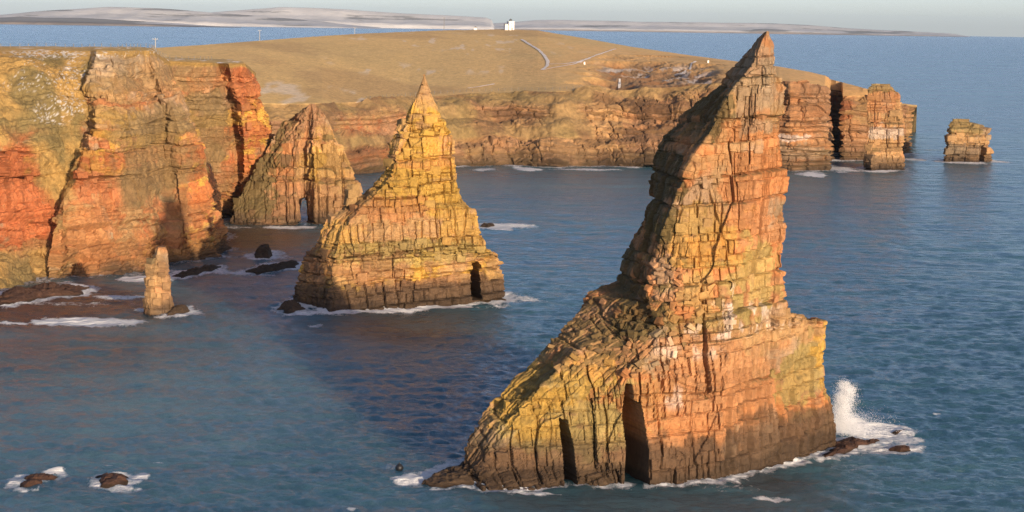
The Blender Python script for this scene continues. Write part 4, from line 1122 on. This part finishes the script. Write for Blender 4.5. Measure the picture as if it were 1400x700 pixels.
m, n, l, b = new_mat('sea_water')
geo = n.new('ShaderNodeNewGeometry')
af = n.new('ShaderNodeAttribute'); af.attribute_name = 'foam'
asl = n.new('ShaderNodeAttribute'); asl.attribute_name = 'rock_refl'
def noise(scale, detail, rough_, sx=1, sy=1):
    mp = n.new('ShaderNodeMapping'); mp.inputs['Scale'].default_value = (sx, sy, 1)
    l.new(geo.outputs['Position'], mp.inputs['Vector'])
    t = n.new('ShaderNodeTexNoise'); t.inputs['Scale'].default_value = scale; t.inputs['Detail'].default_value = detail; t.inputs['Roughness'].default_value = rough_
    l.new(mp.outputs[0], t.inputs['Vector'])
    return t
big = noise(.008, 5, .62, .55, 1.3)
cr = n.new('ShaderNodeValToRGB')
cr.color_ramp.elements[0].position = .35; cr.color_ramp.elements[1].position = .68
cr.color_ramp.elements[0].color = (.036, .125, .165, 1); cr.color_ramp.elements[1].color = (.075, .200, .245, 1)
l.new(big.outputs[0], cr.inputs[0])
ami = n.new('ShaderNodeAttribute'); ami.attribute_name = 'sky_refl'
mk = n.new('ShaderNodeMix'); mk.data_type = 'RGBA'
l.new(ami.outputs['Fac'], mk.inputs['Factor']); l.new(cr.outputs[0], mk.inputs['A']); mk.inputs['B'].default_value = (.125, .245, .275, 1)
ms = n.new('ShaderNodeMix'); ms.data_type = 'RGBA'
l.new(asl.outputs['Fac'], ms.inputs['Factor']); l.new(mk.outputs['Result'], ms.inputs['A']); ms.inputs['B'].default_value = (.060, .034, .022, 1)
# whitecaps on the open sea
wc = noise(.28, 5, .62, .55, 1); wc2 = noise(.018, 3, .5)
mm = n.new('ShaderNodeMath'); mm.operation = 'MULTIPLY_ADD'; l.new(wc2.outputs[0], mm.inputs[0]); mm.inputs[1].default_value = .35; l.new(wc.outputs[0], mm.inputs[2])
wr_ = n.new('ShaderNodeMapRange'); wr_.inputs[1].default_value = .955; wr_.inputs[2].default_value = .99; l.new(mm.outputs[0], wr_.inputs[0])
fn = noise(.85, 8, .72, 1, .55)
fa = n.new('ShaderNodeMath'); fa.operation = 'MULTIPLY_ADD'; l.new(af.outputs['Fac'], fa.inputs[0]); fa.inputs[1].default_value = .62; l.new(fn.outputs[0], fa.inputs[2])
fr2 = n.new('ShaderNodeMapRange'); fr2.interpolation_type = 'SMOOTHSTEP'; fr2.inputs[1].default_value = .74; fr2.inputs[2].default_value = 1.0; l.new(fa.outputs[0], fr2.inputs[0])
mxf = n.new('ShaderNodeMath'); mxf.operation = 'MAXIMUM'; l.new(fr2.outputs[0], mxf.inputs[0]); l.new(wr_.outputs[0], mxf.inputs[1])
mf = n.new('ShaderNodeMix'); mf.data_type = 'RGBA'
l.new(mxf.outputs[0], mf.inputs['Factor']); l.new(ms.outputs['Result'], mf.inputs['A']); mf.inputs['B'].default_value = (.82, .82, .80, 1)
l.new(mf.outputs['Result'], b.inputs['Base Color'])
# clear water scatters light over tens of metres; foam does not
sw = n.new('ShaderNodeMath'); sw.operation = 'SUBTRACT'; sw.inputs[0].default_value = 1.0; sw.use_clamp = True
l.new(mxf.outputs[0], sw.inputs[1]); l.new(sw.outputs[0], b.inputs['Subsurface Weight'])
b.inputs['Subsurface Radius'].default_value = (.6, .9, 1.0); b.inputs['Subsurface Scale'].default_value = 60.0
rg_ = n.new('ShaderNodeMapRange'); rg_.inputs[3].default_value = .2; rg_.inputs[4].default_value = .8; l.new(mxf.outputs[0], rg_.inputs[0])
l.new(rg_.outputs[0], b.inputs['Roughness'])
b.inputs['IOR'].default_value = 1.34; set_spec(b, .68)
n1 = noise(.8, 7, .72, .75, 1); n2 = noise(.22, 4, .55, .6, 1)
n3 = noise(.07, 5, .6, .5, 1.1)
ad0 = n.new('ShaderNodeMath'); ad0.operation = 'MULTIPLY_ADD'; l.new(n2.outputs[0], ad0.inputs[0]); ad0.inputs[1].default_value = 1.8; l.new(n1.outputs[0], ad0.inputs[2])
ad = n.new('ShaderNodeMath'); ad.operation = 'MULTIPLY_ADD'; l.new(n3.outputs[0], ad.inputs[0]); ad.inputs[1].default_value = 9.0; l.new(ad0.outputs[0], ad.inputs[2])
bs = n.new('ShaderNodeMapRange'); bs.inputs[1].default_value = .35; bs.inputs[2].default_value = .65; bs.inputs[3].default_value = .55; bs.inputs[4].default_value = 1.0; l.new(big.outputs[0], bs.inputs[0])
bp = n.new('ShaderNodeBump'); l.new(bs.outputs[0], bp.inputs['Strength']); bp.inputs['Distance'].default_value = .75
l.new(ad.outputs[0], bp.inputs['Height']); l.new(bp.outputs[0], b.inputs['Normal'])
M_SEA = m
sea = raw_mesh('sea', Vs, [fs, tri], M_SEA, attrs={'foam': foam_v, 'rock_refl': rock_refl, 'sky_refl': sky_refl}, smooth=True)
tag(sea, kind='structure')

# ------------------------------------------------------------------ burst of spray by the great stack
q0 = S(1166, 596)
sc_ = q0[1] / F
pts = []
sg = np.random.default_rng(5)
blobs = []
for (a, b, r, nn) in [(1154, 528, 7, 900), (1157, 540, 10, 1500), (1154, 553, 10, 1600), (1150, 563, 9, 1500), (1153, 574, 12, 2200), (1158, 584, 16, 2600), (1168, 590, 20, 2600), (1146, 580, 7, 900), (1190, 592, 22, 1500), (1162, 533, 6, 500), (1150, 545, 6, 600)]:
    c = P(a, b, q0[1] + 1.0)
    nn *= 3
    g = sg.normal(0, 1, (nn, 3)) * r * sc_ * .72 * np.array([1, 1.0, .8])
    blobs.append(c + g)
pp = np.vstack(blobs)
pp = pp[pp[:, 2] > 0.02]
nn = len(pp)
sz = sg.uniform(.008, .032, nn)[:, None, None]
tetra = np.array([[1, 1, 1], [1, -1, -1], [-1, 1, -1], [-1, -1, 1]]) * .8
vv = (pp[:, None, :] + (tetra[None] + sg.normal(0, .25, (nn, 4, 3))) * sz).reshape(-1, 3)
bi = np.arange(nn)[:, None] * 4
ft = np.concatenate([bi + np.array([[0, 1, 2]]), bi + np.array([[0, 3, 1]]), bi + np.array([[0, 2, 3]]), bi + np.array([[1, 3, 2]])])
sp = raw_mesh('sea_spray', vv, ft, M_SPRAY)
tag(sp, 'white burst of spray thrown up beside the shark-fin stack', 'spray', kind='stuff')

# ================================================================== HAZE
bm = bmesh.new()
box_bm(bm, 0, 0, 0, 1, 1, 1)
me = bpy.data.meshes.new('haze'); bm.to_mesh(me); bm.free()
hz = bpy.data.objects.new('haze', me); link(hz)
z0, z1 = -(R_MAX ** 2) / (2 * EARTH) - 3, 215.0
hz.scale = (2 * R_MAX + 400, 2 * R_MAX + 400, z1 - z0); hz.location = (0, 0, (z0 + z1) / 2)
m = bpy.data.materials.new('haze'); m.use_nodes = True
n = m.node_tree.nodes; n.clear()
o_ = n.new('ShaderNodeOutputMaterial'); v_ = n.new('ShaderNodeVolumePrincipled')
v_.inputs['Color'].default_value = (.60, .80, 1.0, 1); v_.inputs['Density'].default_value = 1.4e-5; v_.inputs['Anisotropy'].default_value = 0.0
m.node_tree.links.new(v_.outputs[0], o_.inputs['Volume'])
me.materials.append(m)
tag(hz, kind='stuff')
